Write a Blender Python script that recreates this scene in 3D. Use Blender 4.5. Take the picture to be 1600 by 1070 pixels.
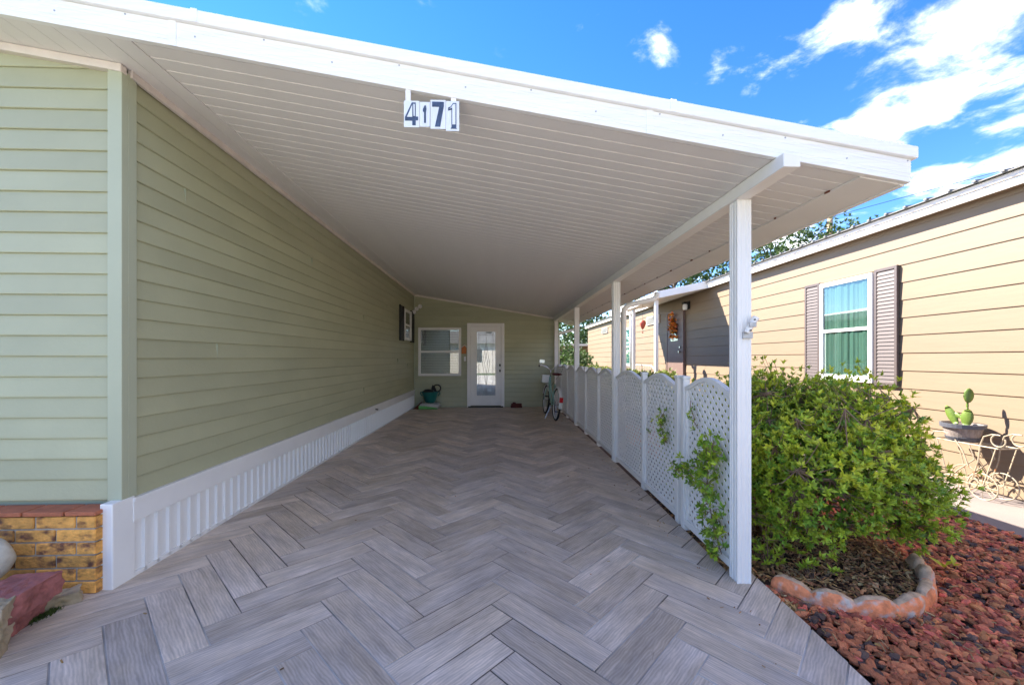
import bpy, bmesh, math, random
import numpy as np
from mathutils import Vector, Matrix, noise
random.seed(7); rng = np.random.default_rng(7)
SC = bpy.context.scene
for o in list(bpy.data.objects): bpy.data.objects.remove(o)

# ------------------------------------------------------------------ camera, sky, sun, exposure
F, VX, HZ, CH = 638.0, 775.0, 560.0, 1.24
TH = math.atan((800 - VX) / F)
cd = bpy.data.cameras.new('camera'); cam = bpy.data.objects.new('camera', cd)
SC.collection.objects.link(cam); SC.camera = cam
cam.location = (0, 0, CH); cam.rotation_euler = (math.radians(90), 0, -TH)
cd.sensor_width = 36; cd.lens = 36 * F / 1600; cd.shift_y = (HZ - 535) / 1600
cd.clip_start = .05; cd.clip_end = 2000
TRAVEL = Vector((.22, -.17, -.245)).normalized()           # the way the sunlight goes
W = bpy.data.worlds.new('World'); SC.world = W; W.use_nodes = True
def ray(u, v):
    a = (u - 800) / F; s, c = math.sin(TH), math.cos(TH)
    return Vector((s + a * c, c - a * s, -(v - HZ) / F))
nt = W.node_tree; N, Lk = nt.nodes, nt.links; N.clear()
def nd(t, **k):
    n = N.new(t)
    for a, b in k.items(): setattr(n, a, b)
    return n
def mth(op, a, b=None, c=None, clamp=False):
    n = nd('ShaderNodeMath', operation=op); n.use_clamp = clamp
    for i, x in enumerate((a, b, c)):
        if x is None: continue
        if isinstance(x, (int, float)): n.inputs[i].default_value = x
        else: Lk.new(x, n.inputs[i])
    return n.outputs[0]
sky = nd('ShaderNodeTexSky', sky_type='NISHITA'); sky.sun_disc = False
sky.sun_elevation = math.asin(-TRAVEL.z); sky.sun_rotation = math.atan2(-TRAVEL.x, -TRAVEL.y)
sky.air_density = .9; sky.dust_density = .0; sky.ozone_density = 2.2
hs = nd('ShaderNodeHueSaturation'); hs.inputs['Saturation'].default_value = 1.33; hs.inputs['Value'].default_value = .33; hs.inputs['Hue'].default_value = .512
Lk.new(sky.outputs[0], hs.inputs['Color'])
tc = nd('ShaderNodeTexCoord'); sep = nd('ShaderNodeSeparateXYZ'); Lk.new(tc.outputs['Generated'], sep.inputs[0])
zz = mth('ADD', mth('MAXIMUM', sep.outputs[2], 0.0), .12)
comb = nd('ShaderNodeCombineXYZ'); Lk.new(mth('DIVIDE', sep.outputs[0], zz), comb.inputs[0]); Lk.new(mth('DIVIDE', sep.outputs[1], zz), comb.inputs[1])
n1 = nd('ShaderNodeTexNoise'); n1.inputs['Scale'].default_value = 4.2; n1.inputs['Detail'].default_value = 9; n1.inputs['Roughness'].default_value = .62; n1.inputs['Distortion'].default_value = .25
Lk.new(comb.outputs[0], n1.inputs['Vector'])
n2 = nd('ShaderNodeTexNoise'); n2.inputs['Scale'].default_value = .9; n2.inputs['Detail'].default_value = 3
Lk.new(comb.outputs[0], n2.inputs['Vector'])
dens = mth('MINIMUM', mth('MULTIPLY', mth('SUBTRACT', n2.outputs[0], .34), 1.6), .42)  # broad unseen cloud cover, added to brighten and neutralise the carport shade
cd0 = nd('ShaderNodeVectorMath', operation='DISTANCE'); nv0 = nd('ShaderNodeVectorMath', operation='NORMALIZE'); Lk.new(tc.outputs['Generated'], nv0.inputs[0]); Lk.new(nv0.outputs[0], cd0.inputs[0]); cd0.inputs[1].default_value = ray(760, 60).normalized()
clr = nd('ShaderNodeMapRange', interpolation_type='SMOOTHSTEP'); Lk.new(cd0.outputs['Value'], clr.inputs[0]); clr.inputs[1].default_value = .75; clr.inputs[2].default_value = 1.15   # keeps the sky in view open; the cloud outside it is added fill
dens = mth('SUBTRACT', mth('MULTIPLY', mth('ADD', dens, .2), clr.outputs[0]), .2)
# the banks of cloud the photograph shows, as directions in the sky: (u, v, angular radius, strength)
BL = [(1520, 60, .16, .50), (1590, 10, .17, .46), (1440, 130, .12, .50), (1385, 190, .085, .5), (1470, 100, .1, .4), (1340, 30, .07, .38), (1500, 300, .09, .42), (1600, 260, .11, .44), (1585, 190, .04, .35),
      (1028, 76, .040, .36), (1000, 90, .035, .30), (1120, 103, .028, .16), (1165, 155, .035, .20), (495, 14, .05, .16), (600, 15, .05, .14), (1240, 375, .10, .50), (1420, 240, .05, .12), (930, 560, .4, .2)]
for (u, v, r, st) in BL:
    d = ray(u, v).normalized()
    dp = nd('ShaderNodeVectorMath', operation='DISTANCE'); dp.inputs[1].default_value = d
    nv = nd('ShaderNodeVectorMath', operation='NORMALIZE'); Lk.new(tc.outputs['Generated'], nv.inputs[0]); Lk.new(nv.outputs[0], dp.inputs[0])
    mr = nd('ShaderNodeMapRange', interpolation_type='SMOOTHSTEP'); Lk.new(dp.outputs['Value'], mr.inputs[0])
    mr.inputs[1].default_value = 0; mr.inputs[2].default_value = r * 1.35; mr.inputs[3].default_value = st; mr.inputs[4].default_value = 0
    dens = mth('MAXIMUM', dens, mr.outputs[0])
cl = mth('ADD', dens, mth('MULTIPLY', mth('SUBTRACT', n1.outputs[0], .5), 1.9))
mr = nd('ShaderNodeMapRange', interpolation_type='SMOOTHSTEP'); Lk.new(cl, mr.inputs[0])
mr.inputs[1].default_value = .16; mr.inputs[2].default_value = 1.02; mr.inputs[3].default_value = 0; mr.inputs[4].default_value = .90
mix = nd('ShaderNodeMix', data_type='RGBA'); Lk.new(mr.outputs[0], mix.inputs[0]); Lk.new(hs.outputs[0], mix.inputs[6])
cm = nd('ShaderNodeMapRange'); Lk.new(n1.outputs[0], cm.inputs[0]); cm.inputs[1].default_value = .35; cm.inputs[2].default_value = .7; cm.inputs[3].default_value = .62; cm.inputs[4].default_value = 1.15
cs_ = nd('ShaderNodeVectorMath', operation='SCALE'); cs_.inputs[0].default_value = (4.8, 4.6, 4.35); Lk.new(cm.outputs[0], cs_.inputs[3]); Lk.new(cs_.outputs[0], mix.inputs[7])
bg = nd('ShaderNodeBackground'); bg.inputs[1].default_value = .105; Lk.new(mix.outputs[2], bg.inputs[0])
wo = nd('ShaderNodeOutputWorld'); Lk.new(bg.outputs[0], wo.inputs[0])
sl = bpy.data.lights.new('sun', 'SUN'); sl.energy = 2.0; sl.angle = math.radians(.5); sl.color = (1, .92, .80)
sun = bpy.data.objects.new('sun', sl); SC.collection.objects.link(sun); sun.rotation_euler = TRAVEL.to_track_quat('-Z', 'Y').to_euler()
SC.view_settings.view_transform = 'Standard'; SC.view_settings.look = 'None'; SC.view_settings.gamma = 1
SC.view_settings.use_curve_mapping = False; SC.view_settings.exposure = 3.55

# ------------------------------------------------------------------ helpers
def lin(c):
    return tuple((x / 12.92 if x <= .04045 else ((x + .055) / 1.055) ** 2.4) for x in [k / 255 for k in c]) + (1,)
def mat(name, col, rough=.5, var=.12, vs=3.0, stretch=(1, 1, 1), bump=0, bs=60, metal=0, island=0, rnd=0, spec=.5, col2=None, c2s=4, c2w=(.45, .6), trans=0, det=5):
    """principled material; col = real base colour; var = noise variation; island/rnd = variation per loose piece / per object"""
    m = bpy.data.materials.new(name); m.use_nodes = True; t = m.node_tree; n, l = t.nodes, t.links
    b = n['Principled BSDF']; b.inputs['Roughness'].default_value = rough; b.inputs['Metallic'].default_value = metal
    b.inputs['Specular IOR Level'].default_value = spec
    c = n.new('ShaderNodeTexCoord'); mp = n.new('ShaderNodeMapping'); mp.inputs['Scale'].default_value = stretch
    l.new(c.outputs['Object'], mp.inputs[0])
    oi = n.new('ShaderNodeObjectInfo'); vm = n.new('ShaderNodeVectorMath'); vm.operation = 'MULTIPLY_ADD'
    cr = n.new('ShaderNodeCombineXYZ')
    for i in range(3): l.new(oi.outputs['Random'], cr.inputs[i])
    l.new(cr.outputs[0], vm.inputs[0]); vm.inputs[1].default_value = (37, 53, 71) if rnd or island else (0, 0, 0); l.new(mp.outputs[0], vm.inputs[2])
    V = vm.outputs[0]
    nz = n.new('ShaderNodeTexNoise'); nz.inputs['Scale'].default_value = vs; nz.inputs['Detail'].default_value = det; nz.inputs['Roughness'].default_value = .6
    l.new(V, nz.inputs['Vector'])
    def mx(f, a, bb, typ='MIX'):
        q = n.new('ShaderNodeMix'); q.data_type = 'RGBA'; q.blend_type = typ
        if isinstance(f, (int, float)): q.inputs[0].default_value = f
        else: l.new(f, q.inputs[0])
        for k, x in ((6, a), (7, bb)):
            if isinstance(x, tuple): q.inputs[k].default_value = x
            else: l.new(x, q.inputs[k])
        return q.outputs[2]
    def rng_(src, lo, hi, a=0, bb=1):
        q = n.new('ShaderNodeMapRange'); l.new(src, q.inputs[0]); q.inputs[1].default_value = a; q.inputs[2].default_value = bb
        q.inputs[3].default_value = lo; q.inputs[4].default_value = hi; return q.outputs[0]
    cur = tuple(col) if len(col) == 4 else tuple(col) + (1,)
    if col2:
        n3 = n.new('ShaderNodeTexNoise'); n3.inputs['Scale'].default_value = c2s; n3.inputs['Detail'].default_value = 6; l.new(V, n3.inputs['Vector'])
        cur = mx(rng_(n3.outputs[0], 0, 1, c2w[0], c2w[1]), cur, tuple(col2)[:3] + (1,))
    hsv = n.new('ShaderNodeHueSaturation')
    if isinstance(cur, tuple): hsv.inputs['Color'].default_value = cur
    else: l.new(cur, hsv.inputs['Color'])
    val = rng_(nz.outputs[0], 1 - var, 1 + var, .3, .7)
    if rnd:
        q = n.new('ShaderNodeMath'); q.operation = 'MULTIPLY'; l.new(val, q.inputs[0]); l.new(rng_(oi.outputs['Random'], 1 - rnd, 1 + rnd), q.inputs[1]); val = q.outputs[0]
    if island:
        g = n.new('ShaderNodeNewGeometry'); q = n.new('ShaderNodeMath'); q.operation = 'MULTIPLY'
        l.new(val, q.inputs[0]); l.new(rng_(g.outputs['Random Per Island'], 1 - island, 1 + island), q.inputs[1]); val = q.outputs[0]
        w2 = n.new('ShaderNodeTexWhiteNoise'); w2.noise_dimensions = '1D'; l.new(g.outputs['Random Per Island'], w2.inputs['W'])
        l.new(rng_(w2.outputs['Value'], .5 - island * .012, .5 + island * .055), hsv.inputs['Hue'])
    l.new(val, hsv.inputs['Value']); l.new(hsv.outputs[0], b.inputs['Base Color'])
    if bump:
        nb = n.new('ShaderNodeTexNoise'); nb.inputs['Scale'].default_value = bs; nb.inputs['Detail'].default_value = 4; l.new(V, nb.inputs['Vector'])
        bp = n.new('ShaderNodeBump'); bp.inputs['Strength'].default_value = bump; bp.inputs['Distance'].default_value = .01
        l.new(nb.outputs[0], bp.inputs['Height']); l.new(bp.outputs[0], b.inputs['Normal'])
    if trans:
        tr = n.new('ShaderNodeBsdfTranslucent'); l.new(hsv.outputs[0], tr.inputs[0]); ms = n.new('ShaderNodeMixShader'); ms.inputs[0].default_value = trans
        l.new(b.outputs[0], ms.inputs[1]); l.new(tr.outputs[0], ms.inputs[2]); l.new(ms.outputs[0], n['Material Output'].inputs[0])
    return m
def glassmat(name, tint=(.9, .95, .93), refl=.12):
    m = bpy.data.materials.new(name); m.use_nodes = True; t = m.node_tree; n, l = t.nodes, t.links; n.remove(n['Principled BSDF'])
    gl = n.new('ShaderNodeBsdfGlossy'); gl.inputs['Roughness'].default_value = .01
    tr = n.new('ShaderNodeBsdfTransparent'); tr.inputs[0].default_value = tint + (1,)
    lw = n.new('ShaderNodeLayerWeight'); lw.inputs[0].default_value = .5; fr = n.new('ShaderNodeMath'); fr.operation = 'POWER'; l.new(lw.outputs['Facing'], fr.inputs[0]); fr.inputs[1].default_value = 4; a = n.new('ShaderNodeMath'); a.operation = 'ADD'; a.inputs[1].default_value = refl; a.use_clamp = True
    l.new(fr.outputs[0], a.inputs[0]); ms = n.new('ShaderNodeMixShader'); l.new(a.outputs[0], ms.inputs[0]); l.new(tr.outputs[0], ms.inputs[1]); l.new(gl.outputs[0], ms.inputs[2])
    l.new(ms.outputs[0], n['Material Output'].inputs[0]); return m

class MB:
    def __init__(s): s.v, s.f, s.m = [], [], []
    def face(s, pts, mi=0):
        k = len(s.v); s.v += [tuple(p) for p in pts]; s.f.append(tuple(range(k, k + len(pts)))); s.m.append(mi); return s
    def box(s, a, b, mi=0, M=None):
        x0, y0, z0 = a; x1, y1, z1 = b; k = len(s.v)
        P = [(x0, y0, z0), (x1, y0, z0), (x1, y1, z0), (x0, y1, z0), (x0, y0, z1), (x1, y0, z1), (x1, y1, z1), (x0, y1, z1)]
        if M is not None: P = [tuple(M @ Vector(p)) for p in P]
        s.v += P
        for q in ((0, 3, 2, 1), (4, 5, 6, 7), (0, 1, 5, 4), (1, 2, 6, 5), (2, 3, 7, 6), (3, 0, 4, 7)): s.f.append(tuple(k + i for i in q)); s.m.append(mi)
        return s
    def hexa(s, P, mi=0):     # 8 points: bottom four, top four
        k = len(s.v); s.v += [tuple(p) for p in P]
        for q in ((0, 3, 2, 1), (4, 5, 6, 7), (0, 1, 5, 4), (1, 2, 6, 5), (2, 3, 7, 6), (3, 0, 4, 7)): s.f.append(tuple(k + i for i in q)); s.m.append(mi)
        return s
    def tube(s, pts, r, n=8, mi=0, closed=False, cap=True):
        pts = [Vector(p) for p in pts]; k0 = len(s.v); m = len(pts)
        rs = r if isinstance(r, (list, tuple)) else [r] * m
        up = Vector((0, 0, 1))
        for i, p in enumerate(pts):
            a = pts[(i - 1) % m] if (closed or i > 0) else p; b = pts[(i + 1) % m] if (closed or i < m - 1) else p
            d = (b - a).normalized()
            u = d.cross(up)
            if u.length < .05: u = d.cross(Vector((1, 0, 0)))
            u.normalize(); w = u.cross(d)
            if i and (u.dot(pu) < 0): u = -u; w = -w
            pu = u
            for j in range(n):
                t = 2 * math.pi * j / n; s.v.append(tuple(p + (u * math.cos(t) + w * math.sin(t)) * rs[i]))
        for i in range(m if closed else m - 1):
            for j in range(n):
                a = k0 + i * n + j; b = k0 + i * n + (j + 1) % n; c = k0 + ((i + 1) % m) * n + (j + 1) % n; d = k0 + ((i + 1) % m) * n + j
                s.f.append((a, b, c, d)); s.m.append(mi)
        if cap and not closed:
            s.f.append(tuple(k0 + j for j in range(n))); s.m.append(mi)
            s.f.append(tuple(k0 + (m - 1) * n + j for j in reversed(range(n)))); s.m.append(mi)
        return s
    def lathe(s, prof, n=24, c=(0, 0, 0), mi=0, sx=1, sy=1):
        k0 = len(s.v)
        for (r, z) in prof:
            for j in range(n):
                t = 2 * math.pi * j / n; s.v.append((c[0] + r * math.cos(t) * sx, c[1] + r * math.sin(t) * sy, c[2] + z))
        for i in range(len(prof) - 1):
            for j in range(n):
                s.f.append((k0 + i * n + j, k0 + i * n + (j + 1) % n, k0 + (i + 1) * n + (j + 1) % n, k0 + (i + 1) * n + j)); s.m.append(mi)
        return s
    def ext(s, poly, axis, a, b, mi=0):   # extrude a 2-D polygon along axis from a to b
        def P(q, h):
            return {'x': (h, q[0], q[1]), 'y': (q[0], h, q[1]), 'z': (q[0], q[1], h)}[axis]
        k = len(s.v); n = len(poly); s.v += [P(q, a) for q in poly] + [P(q, b) for q in poly]
        for i in range(n): s.f.append((k + i, k + (i + 1) % n, k + n + (i + 1) % n, k + n + i)); s.m.append(mi)
        s.f.append(tuple(k + i for i in reversed(range(n)))); s.m.append(mi); s.f.append(tuple(k + n + i for i in range(n))); s.m.append(mi)
        return s
    def mesh(s, name, mats, smooth=False):
        me = bpy.data.meshes.new(name); me.from_pydata(s.v, [], s.f)
        for m in (mats if isinstance(mats, (list, tuple)) else [mats]): me.materials.append(m)
        me.polygons.foreach_set('material_index', s.m)
        bm = bmesh.new(); bm.from_mesh(me); bmesh.ops.recalc_face_normals(bm, faces=bm.faces); bm.to_mesh(me); bm.free()
        if smooth: me.polygons.foreach_set('use_smooth', [True] * len(me.polygons))
        return me
    def build(s, name, mats, parent=None, smooth=False, bevel=0, loc=(0, 0, 0), rot=None, **k):
        return link(name, s.mesh(name, mats, smooth), parent, loc, rot, bevel, **k)
def link(name, me, parent=None, loc=(0, 0, 0), rot=None, bevel=0, **k):
    o = bpy.data.objects.new(name, me); SC.collection.objects.link(o); o.location = loc
    if rot: o.rotation_euler = rot
    if parent: o.parent = parent
    if bevel:
        b = o.modifiers.new('bevel', 'BEVEL'); b.width = bevel; b.segments = 2; b.limit_method = 'ANGLE'
    for a, q in k.items(): o[a] = q
    return o
def thing(name, label, cat, loc=(0, 0, 0), rot=(0, 0, 0), group=None):
    o = link(name, None, None, loc, rot, label=label, category=cat)
    if group: o['group'] = group
    o.empty_display_size = .1
    return o
def npmesh(name, V, Fc, mats, smooth=False):
    me = bpy.data.meshes.new(name); me.from_pydata(V.tolist(), [], Fc.tolist())
    for m in (mats if isinstance(mats, (list, tuple)) else [mats]): me.materials.append(m)
    if smooth: me.polygons.foreach_set('use_smooth', [True] * len(me.polygons))
    return me

# ------------------------------------------------------------------ materials
M = {}
M['green'] = mat('sage_vinyl', (.38, .385, .25), .45, .10, .9, (1, 1, 1), .12, 45, rnd=.035)
M['green_core'] = mat('sage_trim', (.395, .42, .30), .45, .04, 2, bump=.04)
M['white'] = mat('white_paint', (.78, .765, .735), .38, .04, 2.5, bump=.03, bs=30)
M['fascia'] = mat('white_fascia', (.80, .80, .79), .4, .05, 3, (1, 1, 18), .14, 9)
M['soffit'] = mat('soffit_vinyl', (.76, .735, .705), .5, .04, 2, bump=.03)
M['soffit_gap'] = mat('soffit_groove', (.85, .83, .80), .5, .03)
M['cream'] = mat('aged_white_trim', (.66, .60, .54), .5, .10, 6, bump=.1)
M['skirt'] = mat('white_skirting', (.76, .755, .745), .35, .04, 3, bump=.03)
M['brick'] = mat('yellow_brick', (.66, .32, .075), .85, .3, 22, (1, 1, 1.6), .6, 60, rnd=.2, col2=(.14, .055, .03), c2s=13, c2w=(.50, .66))
M['cap'] = mat('terracotta_cap', (.42, .135, .065), .8, .2, 15, bump=.4, rnd=.12)
M['mortar'] = mat('mortar', (.36, .32, .27), .95, .15, 30, bump=.5)
M['grout'] = mat('grout', (.50, .47, .44), .9, .3, 2.5, bump=.3, bs=150, col2=(.10, .08, .065), c2s=.9, c2w=(.42, .53))
M['tan'] = mat('tan_lap_siding', (.205, .147, .093), .6, .05, 2, (1, 1, 14), .10, 12, rnd=.02)
M['taupe'] = mat('taupe_paint', (.088, .068, .064), .5, .06, 5)
M['brown'] = mat('brown_door_paint', (.155, .10, .085), .5, .06, 5)
M['black'] = mat('black_paint', (.012, .012, .013), .5, .1)
M['rubber'] = mat('black_rubber', (.02, .02, .02), .7, .1)
M['chrome'] = mat('polished_steel', (.6, .6, .62), .22, .05, metal=1)
M['galv'] = mat('galvanised_steel', (.42, .42, .43), .45, .15, 20, metal=.6)
M['mint'] = mat('mint_enamel', (.30, .52, .46), .25, .04)
M['redglass'] = mat('red_plastic', (.5, .01, .02), .25, .05)
M['teal'] = mat('teal_plastic', (.012, .15, .135), .35, .08)
M['curtain'] = mat('green_curtain', (.065, .145, .115), .8, .12, 3, (1, 1, .2))
M['curtain2'] = mat('teal_curtain', (.10, .30, .30), .8, .12, 3)
M['room'] = mat('dim_room', (.05, .05, .05), .9, .3, 3)
M['blind'] = mat('blind_slat', (.20, .20, .19), .6, .08)
M['glass'] = glassmat('window_glass')
M['doorglass'] = glassmat('door_glass', (.85, .9, .92), .22)
M['frost'] = mat('frosted_inner_glass', (.58, .64, .66), .15, .35, 7, (1, 1, .8), .3, 12, spec=1.0, col2=(.72, .72, .74), c2s=5, c2w=(.42, .55))
M['concrete'] = mat('path_concrete', (.23, .19, .17), .9, .14, 3, bump=.3, bs=90, col2=(.17, .14, .13), c2s=1.5, c2w=(.45, .65))
M['drive'] = mat('driveway_concrete', (.52, .49, .44), .9, .15, 1, bump=.2)
M['asphalt'] = mat('asphalt', (.06, .06, .06), .9, .2, 3, bump=.4)
M['soil'] = mat('soil', (.060, .032, .020), .95, .4, 14, bump=.8, bs=60)
M['lawn'] = mat('lawn_ground', (.07, .10, .03), .95, .4, 2, bump=.5)
M['lava'] = mat('lava_rock', (.42, .105, .058), .9, .35, 16, bump=.55, bs=45, island=.5, rnd=.35)
M['lava_dark'] = mat('dark_lava_rock', (.10, .055, .045), .9, .3, 16, bump=.55, bs=45, island=.5, rnd=.35)
M['bark'] = mat('bark_mulch', (.36, .165, .075), .9, .3, 20, bump=.4, island=.65)
M['straw'] = mat('dry_stem', (.42, .27, .13), .85, .2, 20, island=.4)
M['leaf'] = mat('azalea_leaf', (.38, .47, .038), .45, .15, 3, island=.38, trans=.30, det=2)
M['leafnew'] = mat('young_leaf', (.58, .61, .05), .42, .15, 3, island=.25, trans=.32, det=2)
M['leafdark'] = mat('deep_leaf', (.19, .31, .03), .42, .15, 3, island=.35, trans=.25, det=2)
M['hedge'] = mat('hedge_leaf', (.17, .20, .03), .5, .15, 3, island=.35, trans=.25, det=2)
M['treeleaf'] = mat('tree_leaf', (.075, .125, .030), .6, .2, .5, island=.45, trans=.25, det=2)
M['twig'] = mat('twig', (.22, .14, .09), .85, .25, 20, bump=.3)
M['trunk'] = mat('tree_bark', (.13, .10, .08), .9, .3, 8, bump=.6)
M['polewood'] = mat('weathered_pole', (.33, .24, .16), .9, .2, 8, (1, 1, .1), .3)
M['edging'] = mat('scalloped_concrete', (.72, .24, .10), .85, .3, 20, bump=.6, bs=55, col2=(.50, .44, .38), c2s=16, c2w=(.50, .66))
M['edgetop'] = mat('pale_worn_concrete', (.52, .36, .23), .9, .35, 22, bump=.6, bs=55)
M['cactus'] = mat('cactus_skin', (.10, .16, .02), .5, .2, 14, bump=.25, bs=60)
M['potwood'] = mat('pot_slats', (.24, .20, .18), .8, .25, 10, (6, 6, .4), .3)
M['potband'] = mat('dark_band', (.075, .08, .10), .6, .12)
M['standm'] = mat('cream_metal', (.33, .27, .19), .6, .2, 20, col2=(.30, .13, .05), c2s=9, c2w=(.58, .66))
M['redstone'] = mat('red_split_block', (.30, .105, .095), .85, .3, 16, bump=1, bs=35)
M['tanstone'] = mat('tan_rock', (.40, .32, .22), .9, .25, 8, bump=.8, bs=30, col2=(.25, .20, .12), c2s=8)
M['palestone'] = mat('pale_boulder', (.50, .49, .43), .85, .12, 6, bump=.3, bs=40)
M['moss'] = mat('moss', (.05, .075, .01), .95, .3, 30, bump=.8)
M['orange'] = mat('orange_board', (.50, .16, .04), .6, .15, 10)
M['bagwhite'] = mat('bag_plastic_white', (.50, .50, .48), .35, .1, 8)
M['baggreen'] = mat('bag_plastic_green', (.10, .36, .08), .35, .12, 8)
M['rust'] = mat('rusty_metal', (.16, .05, .025), .9, .3, 15, bump=.5)
M['darkred'] = mat('dark_red_brick', (.10, .025, .022), .85, .3, 30, bump=.6)
M['navy'] = mat('navy_numeral', (.045, .07, .13), .5, .35, 40)
M['plate'] = mat('sign_plate', (.66, .69, .72), .4, .06, 8)
M['lantern'] = mat('red_lantern_cloth', (.50, .09, .05), .6, .3, 12)
M['flower'] = mat('autumn_flowers', (.62, .20, .02), .7, .3, 30, island=.6, col2=(.45, .03, .015), c2s=30)
M['lamp_glass'] = mat('lamp_glass', (.8, .8, .78), .2, .05)
M['roofm'] = mat('grey_roof_metal', (.16, .155, .15), .6, .2, 6)
M['wood'] = mat('paving_end', (.2, .19, .18), .6)

# wood-look tile: long grain, knots, per-tile tone
def tilemat():
    m = bpy.data.materials.new('wood_look_tile'); m.use_nodes = True; t = m.node_tree; n, l = t.nodes, t.links; b = n['Principled BSDF']
    c = n.new('ShaderNodeTexCoord'); oi = n.new('ShaderNodeObjectInfo'); g = n.new('ShaderNodeNewGeometry')
    ad = n.new('ShaderNodeMath'); ad.operation = 'ADD'; l.new(oi.outputs['Random'], ad.inputs[0]); l.new(g.outputs['Random Per Island'], ad.inputs[1])
    wn = n.new('ShaderNodeTexWhiteNoise'); wn.noise_dimensions = '1D'; l.new(ad.outputs[0], wn.inputs['W'])
    sc = n.new('ShaderNodeVectorMath'); sc.operation = 'MULTIPLY_ADD'; l.new(wn.outputs['Color'], sc.inputs[0]); sc.inputs[1].default_value = (30, 30, 30); l.new(c.outputs['Object'], sc.inputs[2])
    V = sc.outputs[0]
    def mp(s):
        q = n.new('ShaderNodeMapping'); q.inputs['Scale'].default_value = s; l.new(V, q.inputs[0]); return q.outputs[0]
    def nz(v, s, d, r=.6, dist=0):
        q = n.new('ShaderNodeTexNoise'); q.inputs['Scale'].default_value = s; q.inputs['Detail'].default_value = d; q.inputs['Roughness'].default_value = r; q.inputs['Distortion'].default_value = dist
        l.new(v, q.inputs['Vector']); return q.outputs[0]
    grain = nz(mp((1.8, 22, 1)), 2.6, 6, .7)
    cath = n.new('ShaderNodeTexWave'); cath.wave_type = 'BANDS'; cath.bands_direction = 'Y'; cath.inputs['Scale'].default_value = 9; cath.inputs['Distortion'].default_value = 7
    cath.inputs['Detail'].default_value = 3; cath.inputs['Detail Scale'].default_value = .9; l.new(mp((1.1, 2.6, 1)), cath.inputs['Vector'])
    blot = nz(mp((1.6, 4.5, 1)), 2.4, 4)
    def mr(s, a, bb, lo, hi):
        q = n.new('ShaderNodeMapRange'); l.new(s, q.inputs[0]); q.inputs[1].default_value = a; q.inputs[2].default_value = bb; q.inputs[3].default_value = lo; q.inputs[4].default_value = hi; return q.outputs[0]
    def mul(a, bb):
        q = n.new('ShaderNodeMath'); q.operation = 'MULTIPLY'; l.new(a, q.inputs[0]); l.new(bb, q.inputs[1]); return q.outputs[0]
    val = mul(mr(grain, .3, .7, .74, 1.20), mr(cath.outputs['Fac'], 0, 1, .87, 1.07))
    val = mul(val, mr(blot, .3, .7, .80, 1.16))
    val = mul(val, mr(wn.outputs['Value'], 0, 1, .80, 1.12))
    dv = n.new('ShaderNodeTexNoise'); dv.inputs['Scale'].default_value = 1.1; dv.inputs['Detail'].default_value = 7; dv.inputs['Roughness'].default_value = .65; l.new(g.outputs['Position'], dv.inputs['Vector'])
    val = mul(val, mr(dv.outputs[0], .38, .62, .88, 1.06))
    kn = nz(mp((3.2, 9, 1)), 1.6, 5, .7, .6); val = mul(val, mr(kn, .66, .74, 1, .62))
    mx = n.new('ShaderNodeMix'); mx.data_type = 'RGBA'; mx.inputs[6].default_value = (.60, .485, .375, 1); mx.inputs[7].default_value = (.62, .525, .45, 1)
    l.new(mr(nz(mp((1.2, 3, 1)), 1.4, 3), .38, .62, 0, 1), mx.inputs[0])
    h = n.new('ShaderNodeHueSaturation'); l.new(mx.outputs[2], h.inputs['Color']); l.new(val, h.inputs['Value']); l.new(h.outputs[0], b.inputs['Base Color'])
    l.new(mr(grain, .3, .7, .52, .68), b.inputs['Roughness'])
    bp = n.new('ShaderNodeBump'); bp.inputs['Strength'].default_value = .22; bp.inputs['Distance'].default_value = .004; l.new(grain, bp.inputs['Height']); l.new(bp.outputs[0], b.inputs['Normal'])
    return m
M['tile'] = tilemat()

# ------------------------------------------------------------------ levels
XL, YC, YB, XR = -2.07, 2.35, 10.45, 5.25
def gz(x, y): return -max(0, min(1.05, (x + 2.11) / 3.6)) * .25 * max(0, 1 - y / 10.45) ** 2 if y > 0 else -max(0, min(1.05, (x + 2.11) / 3.6)) * .25
def zr(x): return 2.87 - .161 * (x - XL)
GB = -.20     # level of the gravel bed and path

# ------------------------------------------------------------------ ground
MB().box((-300, -300, -.6), (300, 300, -.32)).build('ground', M['lawn'], kind='structure')
MB().box((-60, -16, -.318), (60, -3.6, -.26)).build('road', M['drive'], kind='structure')
MB().hexa([(-3.4, -3.59, -.31), (1.64, -3.59, -.31), (1.64, -.75, -.31), (-3.4, -.75, -.31), (-3.4, -3.59, -.22), (1.64, -3.59, -.22), (1.64, -.75, -.20), (-3.4, -.75, -.06)]).build('driveway', M['drive'], kind='structure')
mb = MB()                                                     # soil by the house front
mb.box((-6, -.7, -.3), (-2.172, 2.34, -.012)); mb.build('soil_bed', M['soil'], kind='structure')
path = MB().box((4.22, -3, -.3), (5.35, 24, GB + .012)).build('concrete_path', M['concrete'], kind='structure', bevel=.01)
# uneven soil under the gravel and mulch
nx, ny = 60, 130; xs = np.linspace(1.46, 4.24, nx); ys = np.linspace(-3, 24, ny)
V = np.array([(x, y, GB - .025 + .02 * noise.noise(Vector((x * 3, y * 3, 0))) + (.035 if x < 2.9 and 2.5 < y < 4.6 else 0) + max(0, gz(x, y) + .12) * max(0, 1 - (x - 1.5) / .8)) for y in ys for x in xs])
Fc = np.array([(j * nx + i, j * nx + i + 1, (j + 1) * nx + i + 1, (j + 1) * nx + i) for j in range(ny - 1) for i in range(nx - 1)])
gravel = link('gravel_bed', npmesh('gravel_bed', V, Fc, M['soil'], True), kind='structure')

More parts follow.
